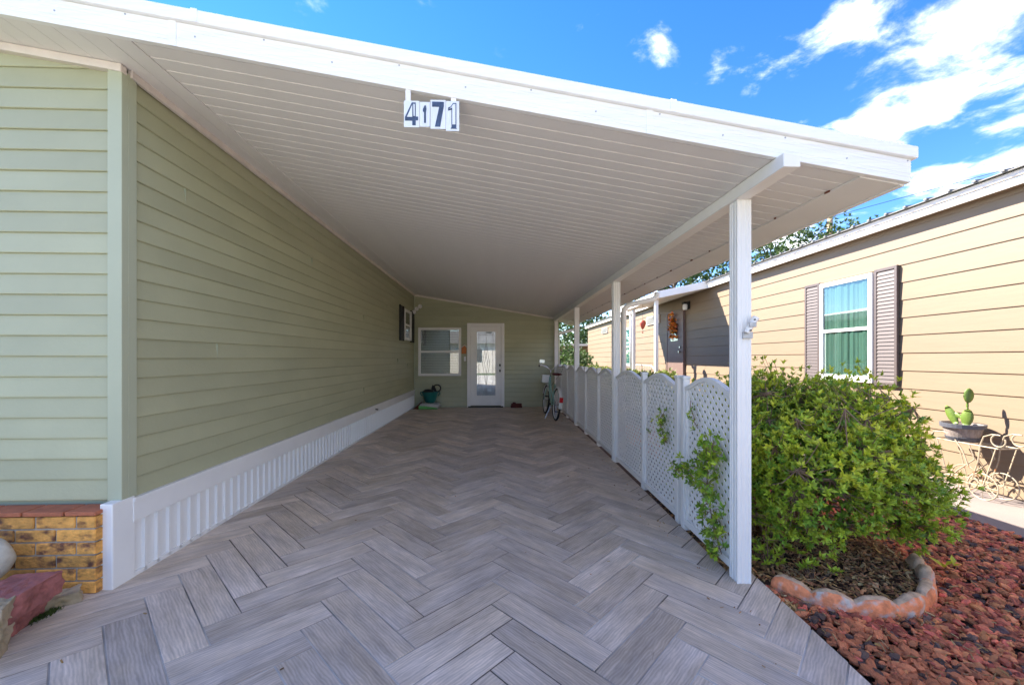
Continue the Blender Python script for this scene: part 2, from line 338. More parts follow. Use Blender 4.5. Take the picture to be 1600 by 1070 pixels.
# rock variants
def rockmesh(name, seed, flat=.6, rough=.35, mats=None, sub=2):
    bm = bmesh.new(); bmesh.ops.create_icosphere(bm, subdivisions=sub, radius=1)
    for v in bm.verts:
        d = noise.noise(v.co * 1.3 + Vector((seed * 7.1, 0, 0))) * rough * 1.6 + noise.noise(v.co * 3 + Vector((0, seed * 3.3, 0))) * rough * .5
        v.co *= 1 + d; v.co.z *= flat; v.co.y *= .8
    me = bpy.data.meshes.new(name); bm.to_mesh(me); bm.free()
    if mats: me.materials.append(mats)
    return me
variants = [rockmesh('rock', i, .64, .40) for i in range(7)]
rv = []
for me in variants:
    rv.append((np.array([v.co[:] for v in me.vertices]), np.array([p.vertices[:] for p in me.polygons])))
def edgearc(t):   # the scalloped edging, from the post round to the right
    P = [(1.74, 2.50), (1.84, 2.36), (1.97, 2.26), (2.14, 2.21), (2.33, 2.22), (2.52, 2.31), (2.68, 2.44), (2.80, 2.60), (2.88, 2.78), (2.92, 2.97)]
    k = t * (len(P) - 1); i = min(int(k), len(P) - 2); f = k - i
    p0, p1, p2, p3 = [P[max(0, min(len(P) - 1, i + q))] for q in (-1, 0, 1, 2)]
    return tuple(.5 * (2 * b + (c - a) * f + (2 * a - 5 * b + 4 * c - d) * f * f + (3 * b - a - 3 * c + d) * f ** 3) for a, b, c, d in zip(p0, p1, p2, p3))
ARC = [edgearc(i / 60) for i in range(61)]
def inbed(x, y):
    if y > 4.6 or x > 2.95: return False
    m = min(ARC, key=lambda p: (p[0] - x) ** 2 + (p[1] - y) ** 2)
    cx, cy = 2.25, 3.4
    return math.hypot(x - cx, y - cy) < math.hypot(m[0] - cx, m[1] - cy) - .0
rocks = []
for it in range(25000):
    x = rng.uniform(1.67, 4.22); y = 1.15 + (rng.random() ** 1.25) * 7.5
    if y < 2.2 and x < 1.69: continue
    if y > 2.5 and x < 2.3: continue
    if inbed(x, y) or min((p[0] - x) ** 2 + (p[1] - y) ** 2 for p in ARC[::3]) < .0022: continue
    r = .011 + .017 * rng.random() ** 1.6 + .008 * (rng.random() < .08)
    rocks.append((x, y, r, rng.random() < .13))
vis = sorted([q for q in rocks if q[2] > .016], key=lambda q: math.hypot(q[0] - 0, q[1]) + (0 if (q[0] / max(q[1], .1)) < 1.27 else 50))
near = set(id(q) for q in vis[:300])
vm = [[None] * 7, [None] * 7]
for k, mm in enumerate(('lava', 'lava_dark')):
    for i in range(7):
        c = variants[i].copy(); c.name = 'rock'; c.materials.append(M[mm]); vm[k][i] = c
VV, FF, MI = [], [], []; off = 0
for q in rocks:
    x, y, r, dk = q; i = rng.integers(7); rot = Matrix.Rotation(rng.uniform(0, 6.28), 3, 'Z') @ Matrix.Rotation(rng.uniform(-.5, .5), 3, 'X') @ Matrix.Rotation(rng.uniform(-.4, .4), 3, 'Y')
    z = GB + rng.uniform(-.012, .016)
    if id(q) in near:
        o = link('rock', vm[int(dk)][i], gravel, (x, y, z + .004), rot.to_euler()); o.scale = (r * 1.25, r * 1.1, r)
    else:
        v = (rv[i][0] * r * np.array([1.25, 1.1, 1.0])) @ np.array(rot.transposed()) + np.array([x, y, z]); VV.append(v); FF.append(rv[i][1] + off); MI += [int(dk)] * len(rv[i][1]); off += len(v)
me = npmesh('gravel_rocks', np.vstack(VV), np.vstack(FF), [M['lava'], M['lava_dark']]); me.polygons.foreach_set('material_index', MI)
link('gravel_rocks', me, gravel, kind='stuff')
# bark chips and dry stems
def chips(name, n, place, lw, mats, parent=None):
    V, Fc, mi = [], [], []
    for k in range(n):
        p = place()
        if p is None: continue
        L = rng.uniform(*lw[0]); w = rng.uniform(*lw[1]); h = rng.uniform(.002, .006)
        R = Matrix.Rotation(rng.uniform(0, 6.28), 3, 'Z') @ Matrix.Rotation(rng.normal(0, .35), 3, 'Y') @ Matrix.Rotation(rng.normal(0, .5), 3, 'X')
        b = np.array([(-L, -w, -h), (L, -w * .6, -h), (L * .8, w, -h), (-L * .9, w * .8, -h), (-L, -w, h), (L, -w * .6, h), (L * .8, w, h), (-L * .9, w * .8, h)]) / 2
        o = len(V) * 8; V.append(b @ np.array(R.transposed()) + np.array(p)); m = int(rng.random() < .22)
        for q in ((0, 3, 2, 1), (4, 5, 6, 7), (0, 1, 5, 4), (1, 2, 6, 5), (2, 3, 7, 6), (3, 0, 4, 7)): Fc.append([o + i for i in q]); mi.append(m)
    me = npmesh(name, np.vstack(V), np.array(Fc), mats); me.polygons.foreach_set('material_index', mi)
    o = link(name, me, parent, kind='stuff')
    return o
def pbed():
    x, y = rng.uniform(1.5, 2.95), rng.uniform(2.2, 4.6)
    if y < 2.5 and x < 1.72: 
        if x < 1.66 : return None
        return (x, y, GB + rng.uniform(0.01, .03))
    if not inbed(x, y) : return None
    return (x, y, GB + .02 + rng.uniform(0, .03))
o = chips('bark_mulch', 9000, pbed, ((.015, .05), (.006, .018)), [M['bark'], M['straw']]); o['label'] = 'brown bark mulch and dry leaves under the azalea bush'; o['category'] = 'mulch'
def pgr():
    x, y = rng.uniform(1.68, 4.2), 1.2 + rng.random() * 3.5
    if inbed(x, y) or (rng.random() < .72 and not (x < 2.4 and y < 2.4)): return None
    return (x, y, GB + rng.uniform(.008, .035))
o = chips('dry_litter', 3000, pgr, ((.015, .055), (.002, .006)), [M['bark'], M['straw']], gravel)
def pst():
    return (rng.uniform(1.5, 1.62), rng.uniform(2.65, 10), gz(1.5, 5) - .02 + rng.uniform(-.03, .0))
MB().hexa([(1.46, 2.5, -.3), (1.75, 2.5, -.3), (1.75, 10.4, -.3), (1.46, 10.4, -.3), (1.46, 2.5, gz(1.5, 2.5) - .03), (1.75, 2.5, gz(1.5, 2.5) - .04), (1.75, 10.4, -.05), (1.46, 10.4, -.02)]).build('soil_strip', M['soil'], kind='structure')

# ------------------------------------------------------------------ paving
E1 = Vector((.70711, -.70711)); E2 = Vector((-.70711, -.70711)); O0 = Vector((.088, 2.332)); TW, TL = .161, .6435; GAP = .007; TT = .02
nx, ny = 14, 40; xs = np.linspace(-3.0, 1.49, nx); ys = np.linspace(-.7, 10.5, ny)
V = np.array([(x, y, gz(x, y) - .0035) for y in ys for x in xs]); Fc = np.array([(j * nx + i, j * nx + i + 1, (j + 1) * nx + i + 1, (j + 1) * nx + i) for j in range(ny - 1) for i in range(nx - 1)])
paving = link('paving', npmesh('paving', V, Fc, M['grout'], True), kind='structure')
MB().hexa([(1.46, -.7, -.31), (1.638, -.7, -.31), (1.638, 2.6, -.31), (1.46, 2.6, -.31), (1.46, -.7, gz(1.5, -.7) - .006), (1.638, -.7, gz(1.6, -.7) - .006), (1.638, 2.6, gz(1.6, 2.6) - .006), (1.46, 2.6, gz(1.5, 2.6) - .006)]).build('paving_base', M['grout'], paving)
def clip(poly, px, side=1):
    out = []
    for i in range(len(poly)):
        a, b = poly[i], poly[(i + 1) % len(poly)]; ia, ib = side * a[0] <= side * px, side * b[0] <= side * px
        if ia: out.append(a)
        if ia != ib: t = (px - a[0]) / (b[0] - a[0]); out.append((px, a[1] + t * (b[1] - a[1])))
    return out
def tilesolid(poly, bev=.0011):     # poly in local x (length), y; top at z=0
    c = (sum(p[0] for p in poly) / len(poly), sum(p[1] for p in poly) / len(poly))
    mb = MB(); n = len(poly)
    ins = []
    for p in poly:
        d = Vector((c[0] - p[0], c[1] - p[1])); k = bev * 1.4 / max(d.length, 1e-4)
        ins.append((p[0] + (math.copysign(bev, d.x) if abs(d.x) > 1e-6 else 0), p[1] + (math.copysign(bev, d.y) if abs(d.y) > 1e-6 else 0), 0))
    mb.v = [tuple(q) for q in ins] + [(p[0], p[1], -bev) for p in poly] + [(p[0], p[1], -TT) for p in poly]
    mb.f = [tuple(range(n))] + [(i, n + i, n + (i + 1) % n, (i + 1) % n) for i in range(n)] + [(n + i, 2 * n + i, 2 * n + (i + 1) % n, n + (i + 1) % n) for i in range(n)]
    mb.m = [0] * len(mb.f); return mb
hl, hw = TL / 2 - GAP / 2, TW / 2 - GAP / 2
full = tilesolid([(-hl, -hw), (hl, -hw), (hl, hw), (-hl, hw)]).mesh('tile', M['tile'])
tl = []
for k in range(-70, 60):
    for c in range(-5, 5):
        base = O0 + (E1 + E2) * (k * TW) + (E1 - E2) * (c * TL)
        for fam in (0, 1):
            if fam == 0: ctr = base + E1 * (TL / 2) + E2 * (TW / 2); ax, ay = E1, -E2
            else: ctr = base - E1 * (TW / 2) + E2 * (TL / 2); ax, ay = E2, E1
            x, y = ctr
            if y < -.6 or y > 10.8 or x > 2.0 or x < (-2.32 if y > 2.6 else -2.5): continue
            tl.append((math.hypot(x, y - .0) + (0 if y > 1.2 else 40), x, y, ax, ay))
tl.sort(key=lambda q: q[0])
SV, SF, so = [], [], 0; cnt = 0
for (_, x, y, ax, ay) in tl:
    e = .01; nz_ = random.uniform(-.0008, .0008)
    Z = gz(x, y); ta = Vector((ax.x, ax.y, (gz(x + ax.x * .1, y + ax.y * .1) - gz(x - ax.x * .1, y - ax.y * .1)) / .2)).normalized()
    tb = Vector((ay.x, ay.y, (gz(x + ay.x * .1, y + ay.y * .1) - gz(x - ay.x * .1, y - ay.y * .1)) / .2)); nn = ta.cross(tb).normalized(); tb = nn.cross(ta)
    lim = 1.50 if y > 2.75 else 1.655 - max(0, 2.3 - y) * .03
    poly = [(x + ax.x * a + ay.x * b, y + ax.y * a + ay.y * b) for a, b in ((-hl, -hw), (hl, -hw), (hl, hw), (-hl, hw))]
    me = full
    if y < 2.33 and min(p[0] for p in poly) < -2.17: poly = clip(poly, -2.17, -1); me = None
    if len(poly) < 3: continue
    if me is None or max(p[0] for p in poly) > lim:
        pc = clip(poly, lim)
        if len(pc) < 3: continue
        lp = [((p[0] - x) * ax.x + (p[1] - y) * ax.y, (p[0] - x) * ay.x + (p[1] - y) * ay.y) for p in pc]
        ar = abs(sum(lp[i][0] * lp[(i + 1) % len(lp)][1] - lp[(i + 1) % len(lp)][0] * lp[i][1] for i in range(len(lp)))) / 2
        if ar < .0006: continue
        me = tilesolid(lp).mesh('tile', M['tile'])
    MX = Matrix(((ta.x, tb.x, nn.x, x), (ta.y, tb.y, nn.y, y), (ta.z, tb.z, nn.z, Z + nz_), (0, 0, 0, 1)))
    if cnt < 300:
        o = link('tile', me, paving); o.matrix_world = MX; cnt += 1
    else:
        vs = [MX @ v.co for v in me.vertices]; SV += [tuple(v) for v in vs]; SF += [tuple(i + so for i in p.vertices) for p in me.polygons]; so += len(vs)
mb = MB(); mb.v, mb.f, mb.m = SV, SF, [0] * len(SF); mb.build('paving_tiles', M['tile'], paving, kind='stuff')

def pfl():
    if rng.random() < .6: x, y = 1.40 - abs(rng.normal(0, .10)), rng.uniform(1.6, 9.5)
    else: x, y = rng.uniform(-1.9, 1.45), 1.5 + 8 * rng.random()
    return (x, y, gz(x, y) + .004)
o = chips('leaf_litter', 130, pfl, ((.006, .022), (.002, .007)), [M['bark'], M['straw']], paving)
# ------------------------------------------------------------------ our house
house = thing('green_house', 'sage green house with vinyl lap siding forming the left and back walls of the carport', 'house', (XL, YC, 0))
def P(o, par):  # parent keeping world coordinates
    o.parent = par; o.location = Vector(o.location) - Vector(par.location); return o
def hb(mb, name, m, par=house, **k):
    return P(mb.build(name, m, **k), par)
core = MB().ext([(-7, -.25), (XL - .025, -.25), (XL - .025, zr(XL) + .02), (-4.0, zr(-4) + .02), (-7, zr(-4) - .4)], 'y', YC + .03, 16)
hb(core, 'wall', M['green_core'])
hb(MB().ext([(XL - .02, -.2), (1.62, -.2), (1.62, zr(1.62) + .02), (XL - .02, zr(XL) + .02)], 'y', YB + .02, 15.9), 'wall', M['green_core'])
PT = .1143
def board(mapf, a0, a1, at0, at1, h, depth=.016, top=.004):
    """lap board; a = along, out = away from the wall; local z from 0 to h"""
    mb = MB()
    prof = [(0, 0), (0, depth * .82), (.004, depth), (h * .30, depth * .93), (h * .36, depth * .62), (h, top), (h, 0)]
    n = len(prof); L = []
    for (z, o) in prof:
        t = z / h; L.append((mapf(a0 + (at0 - a0) * t, o, z), mapf(a1 + (at1 - a1) * t, o, z)))
    for i in range(n - 1): mb.face([L[i][0], L[i][1], L[i + 1][1], L[i + 1][0]])
    mb.face([q[0] for q in L]); mb.face([q[1] for q in reversed(L)])
    return mb
def lapboard(mapf, a0, a1, at0, at1, h, depth=.016):
    mb = MB(); prof = [(0, 0), (0, depth * .75), (.0035, depth), (.012, depth), (h, .002), (h, 0)]; L = []
    for (z, o) in prof:
        t = z / h; L.append((mapf(a0 + (at0 - a0) * t, o, z), mapf(a1 + (at1 - a1) * t, o, z)))
    for i in range(len(prof) - 1): mb.face([L[i][0], L[i][1], L[i + 1][1], L[i + 1][0]])
    mb.face([q[0] for q in L]); mb.face([q[1] for q in reversed(L)])
    return mb
# side wall, runs back along y
me = lapboard(lambda a, o, z: (XL - .022 + o, a, z), YC + .05, YB + .02, YC + .05, YB + .02, PT, .014).mesh('siding_board', M['green'])
z = .44; k = 0
while z < zr(XL) - .01:
    if z + PT > zr(XL) - .0:
        o = lapboard(lambda a, o_, zz_: (XL - .022 + o_, a, zz_), YC + .05, YB + .02, YC + .05, YB + .02, zr(XL) - z, .014).build('siding_board', M['green'])
        o.location.z = z
    else: o = link('siding_board', me, None, (0, 0, z))
    P(o, house); z += PT
jm = MB().box((XL - .02, 0, .0), (XL - .0068, .0016, PT * .9)).mesh('butt_joint', M['green_core'])
for i in range(11):
    yy = YC + .4 + rng.random() * 7.4; kk = int(rng.integers(0, 20)); P(link('butt_joint', jm, None, (0, yy, .44 + kk * PT + .006)), house)
# front wall, left of the corner
z = .452
while z < 3.1:
    xe = XL - .065; xt = xe; xb = xe
    if z + PT > zr(XL) : 
        xt = min(xe, XL - (z + PT - 2.87) / .161); xb = min(xe, XL - max(0, z - 2.87) / .161)
    if xb > -4:
        mb = lapboard(lambda a, o, zz_: (a, YC + .022 - o, zz_), -4.1, xb, -4.1, max(-4.09, xt), PT, .014); P(mb.build('siding_board', M['green'], loc=(0, 0, z)), house)
    z += PT
# back wall
z = .03
while z < zr(XL):
    xr_ = 1.50; xb = min(xr_, XL + (2.87 - z) / .161); xt = min(xr_, XL + max(.01, (2.87 - z - PT)) / .161)
    segs = [(XL + .005, xb, xt)]
    mb = lapboard(lambda a, o, zz_: (a, YB + .016 - o, zz_), XL + .005, xb, XL + .005, xt, PT, .014); P(mb.build('siding_board', M['green'], loc=(0, 0, z)), house)
    z += PT
hb(MB().box((XL - .073, YC - .012, .45), (XL + .004, YC + .03, zr(XL) - .03)).box((XL - .03, YC + .0301, .45), (XL + .0035, YC + .085, zr(XL) - .03)), 'corner_trim', M['green_core'], bevel=.003)
hb(MB().box((XL - .005, YB - .03, .45), (XL + .012, YB + .002, zr(XL) - .02)), 'corner_trim', M['green_core'])
# frieze trims under the soffit
hb(MB().box((XL - .01, YC + .04, zr(XL) - .045), (XL + .016, YB, zr(XL) - .004)), 'frieze', M['cream'], bevel=.003)
hb(MB().hexa([(-4.1, YC - .02, zr(-4.1) - .05), (XL + .006, YC - .02, zr(XL) - .05), (XL + .006, YC + .02, zr(XL) - .05), (-4.1, YC + .02, zr(-4.1) - .05), (-4.1, YC - .02, zr(-4.1) - .006), (XL + .006, YC - .02, zr(XL) - .006), (XL + .006, YC + .02, zr(XL) - .006), (-4.1, YC + .02, zr(-4.1) - .006)]), 'frieze', M['cream'], bevel=.004)
hb(MB().hexa([(XL, YB - .02, zr(XL) - .045), (1.48, YB - .02, zr(1.48) - .045), (1.48, YB + .01, zr(1.48) - .045), (XL, YB + .01, zr(XL) - .045), (XL, YB - .02, zr(XL) - .008), (1.48, YB - .02, zr(1.48) - .008), (1.48, YB + .01, zr(1.48) - .008), (XL, YB + .01, zr(XL) - .008)]), 'frieze', M['cream'])
# skirting: ribbed vinyl strips below a top band
prof = [(0, 0), (.066, 0), (.070, .016), (.084, .016), (.089, 0)]
mb = MB()
for i in range(len(prof) - 1):
    (a, o1), (b, o2) = prof[i], prof[i + 1]; mb.face([(XL - .006 + o1, a, 0), (XL - .006 + o2, b, 0), (XL - .006 + o2, b, .315), (XL - .006 + o1, a, .315)])
sk = mb.mesh('skirting_strip', M['skirt']); y = YC + .06
while y < YB - .02:
    P(link('skirting_strip', sk, None, (0, y, 0.002 + random.uniform(-.001, .001))), house); y += .089
hb(MB().box((XL - .02, YC + .05, .312), (XL + .016, YB - .01, .425)).box((XL - .022, YC + .05, .4251), (XL + .022, YB - .01, .448)), 'skirting_band', M['skirt'], bevel=.003)
hb(MB().box((XL - .02, YC + .05, -.01), (XL + .010, YB - .01, .022)), 'skirting_foot', M['skirt'], bevel=.002)
hb(MB().box((XL - .055, YC - .075, -.01), (XL + .012, YC + .065, .458)), 'skirting_corner', M['skirt'], bevel=.005)
P(MB().tube([(XL + .01, 7.05, .375), (XL + .06, 7.05, .37)], .012, 8).build('hose_spigot', M['black']), house)
# back window
def window(par, x0, x1, z0, z1, y, mats, name='window', fw=.06, rail=.5, dark='blind'):
    f = MB()
    f.box((x0, y - .045, z0), (x0 + fw, y, z1)).box((x1 - fw, y - .045, z0), (x1, y, z1)).box((x0 + fw, y - .045, z1 - fw), (x1 - fw, y, z1)).box((x0 + fw, y - .045, z0), (x1 - fw, y, z0 + fw))
    zm = z0 + (z1 - z0) * rail; f.box((x0 + fw, y - .038, zm - .025), (x1 - fw, y, zm + .025))
    w = P(f.build(name, M['white'], bevel=.004), par)
    for a, b in ((z0 + fw, zm - .025), (zm + .025, z1 - fw)):
        g = MB().box((x0 + fw, y - .02, a), (x1 - fw, y - .016, b)).build('pane', M['glass']); g.parent = w; g.location = -Vector(par.location) * 0
    return w
wn = window(house, -1.964, -.885, .80, 2.02, YB - .012, None)
b = MB().box((-1.9, YB - .014, .86), (-.94, YB - .010, 1.96)).build('room_behind', M['room']); b.parent = wn
mb = MB()
for i in range(26): mb.box((-1.89, YB - .0245 + .006, .90 + i * .041), (-.95, YB - .0175 + .003, .917 + i * .041))
b = mb.build('blind', M['blind']); b.parent = wn; b.location = (0, .004, 0)
# door
dr = MB(); X0, X1, ZT = -.734, .213, 2.138
dr.box((X0, YB - .05, 0), (X0 + .085, YB, ZT)).box((X1 - .085, YB - .05, 0), (X1, YB, ZT)).box((X0 + .085, YB - .05, ZT - .085), (X1 - .085, YB, ZT))
frame = hb(dr, 'door_frame', M['white'], bevel=.006)
slab = MB(); a0, a1 = X0 + .088, X1 - .088; g0, g1, gz0, gz1 = -.485, -.018, .30, 1.92
slab.box((a0, YB - .03, .045), (g0, YB - .004, ZT - .088)).box((g1, YB - .03, .045), (a1, YB - .004, ZT - .088)).box((g0, YB - .03, gz1), (g1, YB - .004, ZT - .088)).box((g0, YB - .03, .045), (g1, YB - .004, gz0))
door = hb(slab, 'door', M['white'], bevel=.003)
def sub(mb, name, m, par, **k): o = mb.build(name, m, **k); o.parent = par; return o
rim = .03
sub(MB().box((g0 - rim, YB - .042, gz0 - rim), (g0, YB - .0301, gz1 + rim)).box((g1, YB - .042, gz0 - rim), (g1 + rim, YB - .0301, gz1 + rim)).box((g0, YB - .042, gz1), (g1, YB - .0301, gz1 + rim)).box((g0, YB - .042, gz0 - rim), (g1, YB - .0301, gz0)), 'glass_rim', M['white'], door, bevel=.003)
sub(MB().box((g0, YB - .026, gz0), (g1, YB - .022, gz1)), 'glass', M['doorglass'], door)
sub(MB().box((g0, YB - .012, gz0), (g1, YB - .008, gz1)), 'frosted_glass', M['frost'], door)
ld = MB()
def bar2(x0, z0, x1, z1, r=.0045): ld.tube([(x0, YB - .028, z0), (x1, YB - .028, z1)], r, 5)
for i in (.035, .075): bar2(g0 + i, gz0 + .03, g0 + i, gz1 - .03); bar2(g1 - i, gz0 + .03, g1 - i, gz1 - .03); bar2(g0 + .03, gz0 + i, g1 - .03, gz0 + i); bar2(g0 + .03, gz1 - i, g1 - .03, gz1 - i)
cx = (g0 + g1) / 2
for s in (-1, 1):
    bar2(cx, .55, cx + s * .09, 1.11); bar2(cx + s * .09, 1.11, cx, 1.66); bar2(cx, .85, cx + s * .04, 1.11); bar2(cx + s * .04, 1.11, cx, 1.38)
bar2(cx, gz0 + .03, cx, .85); bar2(cx, 1.38, cx, gz1 - .03)
sub(ld, 'leading', M['galv'], door)
for zz_ in (1.07, .93): sub(MB().box((.082, YB - .052, zz_ - .03), (.118, YB - .031, zz_ + .03)).tube([(.10, YB - .05, zz_), (.10, YB - .085, zz_)], .022, 12), 'handle' if zz_ < 1 else 'deadbolt', M['black'], door, bevel=.003)
hb(MB().box((X0 + .03, YB - .09, -.004), (X1 - .03, YB + .01, .028)), 'door_sill', M['room'], bevel=.004)
# side window with black shutters
sy0, sy1, sz0, sz1 = 9.22, 9.93, 1.66, 2.36
f = MB(); fw = .055; X = XL
f.box((X, sy0, sz0), (X + .04, sy0 + fw, sz1)).box((X, sy1 - fw, sz0), (X + .04, sy1, sz1)).box((X, sy0 + fw, sz1 - fw), (X + .04, sy1 - fw, sz1)).box((X, sy0 + fw, sz0), (X + .04, sy1 - fw, sz0 + fw)).box((X, sy0 + fw, 1.99), (X + .035, sy1 - fw, 2.03))
sw = hb(f, 'window', M['white'], bevel=.003)
sub(MB().box((X + .016, sy0 + fw, sz0 + fw), (X + .02, sy1 - fw, 1.99)), 'pane', M['glass'], sw); sub(MB().box((X + .016, sy0 + fw, 2.03), (X + .02, sy1 - fw, sz1 - fw)), 'pane', M['glass'], sw)
sub(MB().box((X + .001, sy0 + fw, sz0 + fw), (X + .004, sy1 - fw, sz1 - fw)), 'room_behind', M['room'], sw)
for a, b in ((8.83, 9.20), (9.95, 10.32)):
    s = hb(MB().box((X, a, sz0 - .03), (X + .012, b, sz1 + .04)).box((X + .012, a, sz0 - .03), (X + .028, a + .03, sz1 + .04)).box((X + .012, b - .03, sz0 - .03), (X + .028, b, sz1 + .04)), 'shutter', M['black'])
    sme = MB().hexa([(X + .0125, a + .031, 0), (X + .024, a + .031, -.008), (X + .024, b - .031, -.008), (X + .0125, b - .031, 0), (X + .0125, a + .031, .03), (X + .03, a + .031, .006), (X + .03, b - .031, .006), (X + .0125, b - .031, .03)]).mesh('slat', M['black'])
    for i in range(20): q = link('slat', sme, s, (0, 0, sz0 + .01 + i * .035))
# ------------------------------------------------------------------ carport
cp = thing('carport', 'white aluminium carport roof on ribbed posts over the tiled drive', 'carport', (1.53, 2.5, gz(1.53, 2.5)))
def cb(mb, name, m, par=cp, **k): return P(mb.build(name, m, **k), par)
YF, YE, XO = 2.09, 11.6, 2.21
def slope_hex(x0, x1, y0, y1, d0, d1):   # slab that follows the roof pitch; d0,d1 offsets from the underside
    return [(x0, y0, zr(x0) + d0), (x1, y0, zr(x1) + d0), (x1, y1, zr(x1) + d0), (x0, y1, zr(x0) + d0), (x0, y0, zr(x0) + d1), (x1, y0, zr(x1) + d1), (x1, y1, zr(x1) + d1), (x0, y1, zr(x0) + d1)]
cb(MB().hexa(slope_hex(-4.1, XO - .02, YF + .03, YE, .03, .12)), 'roof_sheet', M['soffit_gap'])
xa, xb = XL + .245, 1.955
bp_ = .1016
mb = MB().hexa(slope_hex(xa, xb, 0.004, bp_ - .006, 0, .028)); mb.hexa(slope_hex(xa, xb, bp_ - .0055, bp_ + .0035, .004, .028), 1)
sb = mb.mesh('soffit_board', [M['soffit'], M['soffit_gap']])
y = YF + .035
while y < YB - .02: P(link('soffit_board', sb, None, (0, y, 0)), cp); y += bp_
# boards that run front to back, against and left of the wall
def ylong(x0, x1, y0, y1): return MB().hexa(slope_hex(x0 + .0015, x1 - .0015, y0, y1, -.003, .028))
cb(ylong(XL - .02, XL + .12, YC + .03, YB - .01), 'soffit_board', M['soffit'], bevel=.002); cb(ylong(XL + .12, xa - .003, YF + .03, YB - .01), 'soffit_board', M['soffit'], bevel=.002)
cb(ylong(XL - .02, XL + .12, YF + .03, YC + .029), 'soffit_board', M['soffit'])
x = XL - .02
while x > -4.0: cb(ylong(x - .12, x, YF + .03, YC + .025), 'soffit_board', M['soffit'], bevel=.002); x -= .12
cb(MB().hexa(slope_hex(xb + .002, XO - .03, YF + .032, YE, -.008, .03)), 'edge_channel', M['soffit'], bevel=.003)
cb(MB().hexa(slope_hex(XO - .029, XO - .002, YF + .032, YE, -.012, .125)), 'gutter', M['white'], bevel=.004)
me = MB().tube([(0, 0, -.004), (0, 0, .004)], .009, 6).mesh('screw', M['rust'])
for i in range(22):
    yy = 2.35 + i * .42 + random.uniform(-.05, .05)
    o = link('screw', me, None, (xb - .006 + random.uniform(-.004, .004), yy, zr(xb) - .004)); o.scale = (random.uniform(.4, 1.1), random.uniform(.6, 2.4), 1); P(o, cp)
# front fascia
def fas(y0, y1, d0, d1, xl=-4.1, xr=XO): return MB().hexa([(xl, y0, zr(xl) + d0), (xr, y0, zr(xr) + d0), (xr, y1, zr(xr) + d0), (xl, y1, zr(xl) + d0), (xl, y0, zr(xl) + d1), (xr, y0, zr(xr) + d1), (xr, y1, zr(xr) + d1), (xl, y1, zr(xl) + d1)])
cb(fas(YF, YF + .03, -.004, .118), 'fascia', M['fascia'], bevel=.003)
cb(fas(YF - .022, YF + .03, .1185, .182, xr=XO + .02), 'drip_edge', M['fascia'], bevel=.006)
for dz in (.022, .040, .078, .094):
    cb(MB().hexa([(-4.1, YF - .0015, zr(-4.1) + dz), (XO - .001, YF - .0015, zr(XO) + dz), (XO - .001, YF + .002, zr(XO) + dz), (-4.1, YF + .002, zr(-4.1) + dz), (-4.1, YF - .0015, zr(-4.1) + dz + .003), (XO - .001, YF - .0015, zr(XO) + dz + .003), (XO - .001, YF + .002, zr(XO) + dz + .003), (-4.1, YF + .002, zr(-4.1) + dz + .003)]), 'fascia_rib', M['fascia'])
for xs_ in (-1.62, .78):
    cb(fas(YF - .004, YF + .001, -.006, .119, xs_, xs_ + .035), 'joint_cover', M['fascia']); cb(fas(YF - .0255, YF - .021, .119, .183, xs_ + .12, xs_ + .15), 'joint_cover', M['fascia'])
scm = MB().tube([(0, -.002, 0), (0, .003, 0)], .0045, 8).mesh('fascia_screw', M['galv'])
for i in range(15):
    xs_ = -2.5 + i * .335; P(link('fascia_screw', scm, None, (xs_, YF, zr(xs_) + (.06 if i % 2 else .108))), cp)
# beam
mb = MB().box((1.472, 2.03, 2.19), (1.562, YB - .005, 2.232)); mb.hexa([(1.482, 2.12, 2.2325), (1.552, 2.12, 2.2325), (1.552, YB - .005, 2.2325), (1.482, YB - .005, 2.2325), (1.482, 2.12, zr(1.482) - .001), (1.552, 2.12, zr(1.552) - .001), (1.552, YB - .005, zr(1.552) - .001), (1.482, YB - .005, zr(1.482) - .001)])
mb = MB().hexa([(1.472, 2.035, 2.222), (1.562, 2.035, 2.222), (1.562, YB - .005, 2.19), (1.472, YB - .005, 2.19), (1.472, 2.035, zr(1.472) - .004), (1.562, 2.035, zr(1.562) - .004), (1.562, YB - .005, zr(1.562) - .002), (1.472, YB - .005, zr(1.472) - .002)])
cb(mb, 'beam', M['white'], bevel=.004)
# ribbed posts
def postmesh(w, h):
    r = .0035; q = []
    per = []
    n = 4
    def side(a, b):
        A, B = Vector(a), Vector(b); d = (B - A); nrm = Vector((d.y, -d.x)).normalized()
        out = []
        for (t, o) in ((0.0, 0), (.14, 0), (.17, -r), (.27, -r), (.30, 0), (.36, 0), (.39, -r), (.61, -r), (.64, 0), (.70, 0), (.73, -r), (.83, -r), (.86, 0)): out.append(A + d * t + nrm * o)
        return out
    c = [(-w / 2, -w / 2), (w / 2, -w / 2), (w / 2, w / 2), (-w / 2, w / 2)]
    for i in range(4): per += [tuple(p) for p in side(c[i], c[(i + 1) % 4])]
    return MB().ext(per, 'z', 0, h)
for (py, w) in ((2.505, .088), (5.16, .088), (7.70, .085), (10.36, .08)):
    zb = gz(1.53, py) - .012
    pm = postmesh(w, (2.222 + (py - 2.035) * (2.19 - 2.222) / 8.4) - zb - .001).build('post', M['white'], loc=(1.531, py, zb)); P(pm, cp)
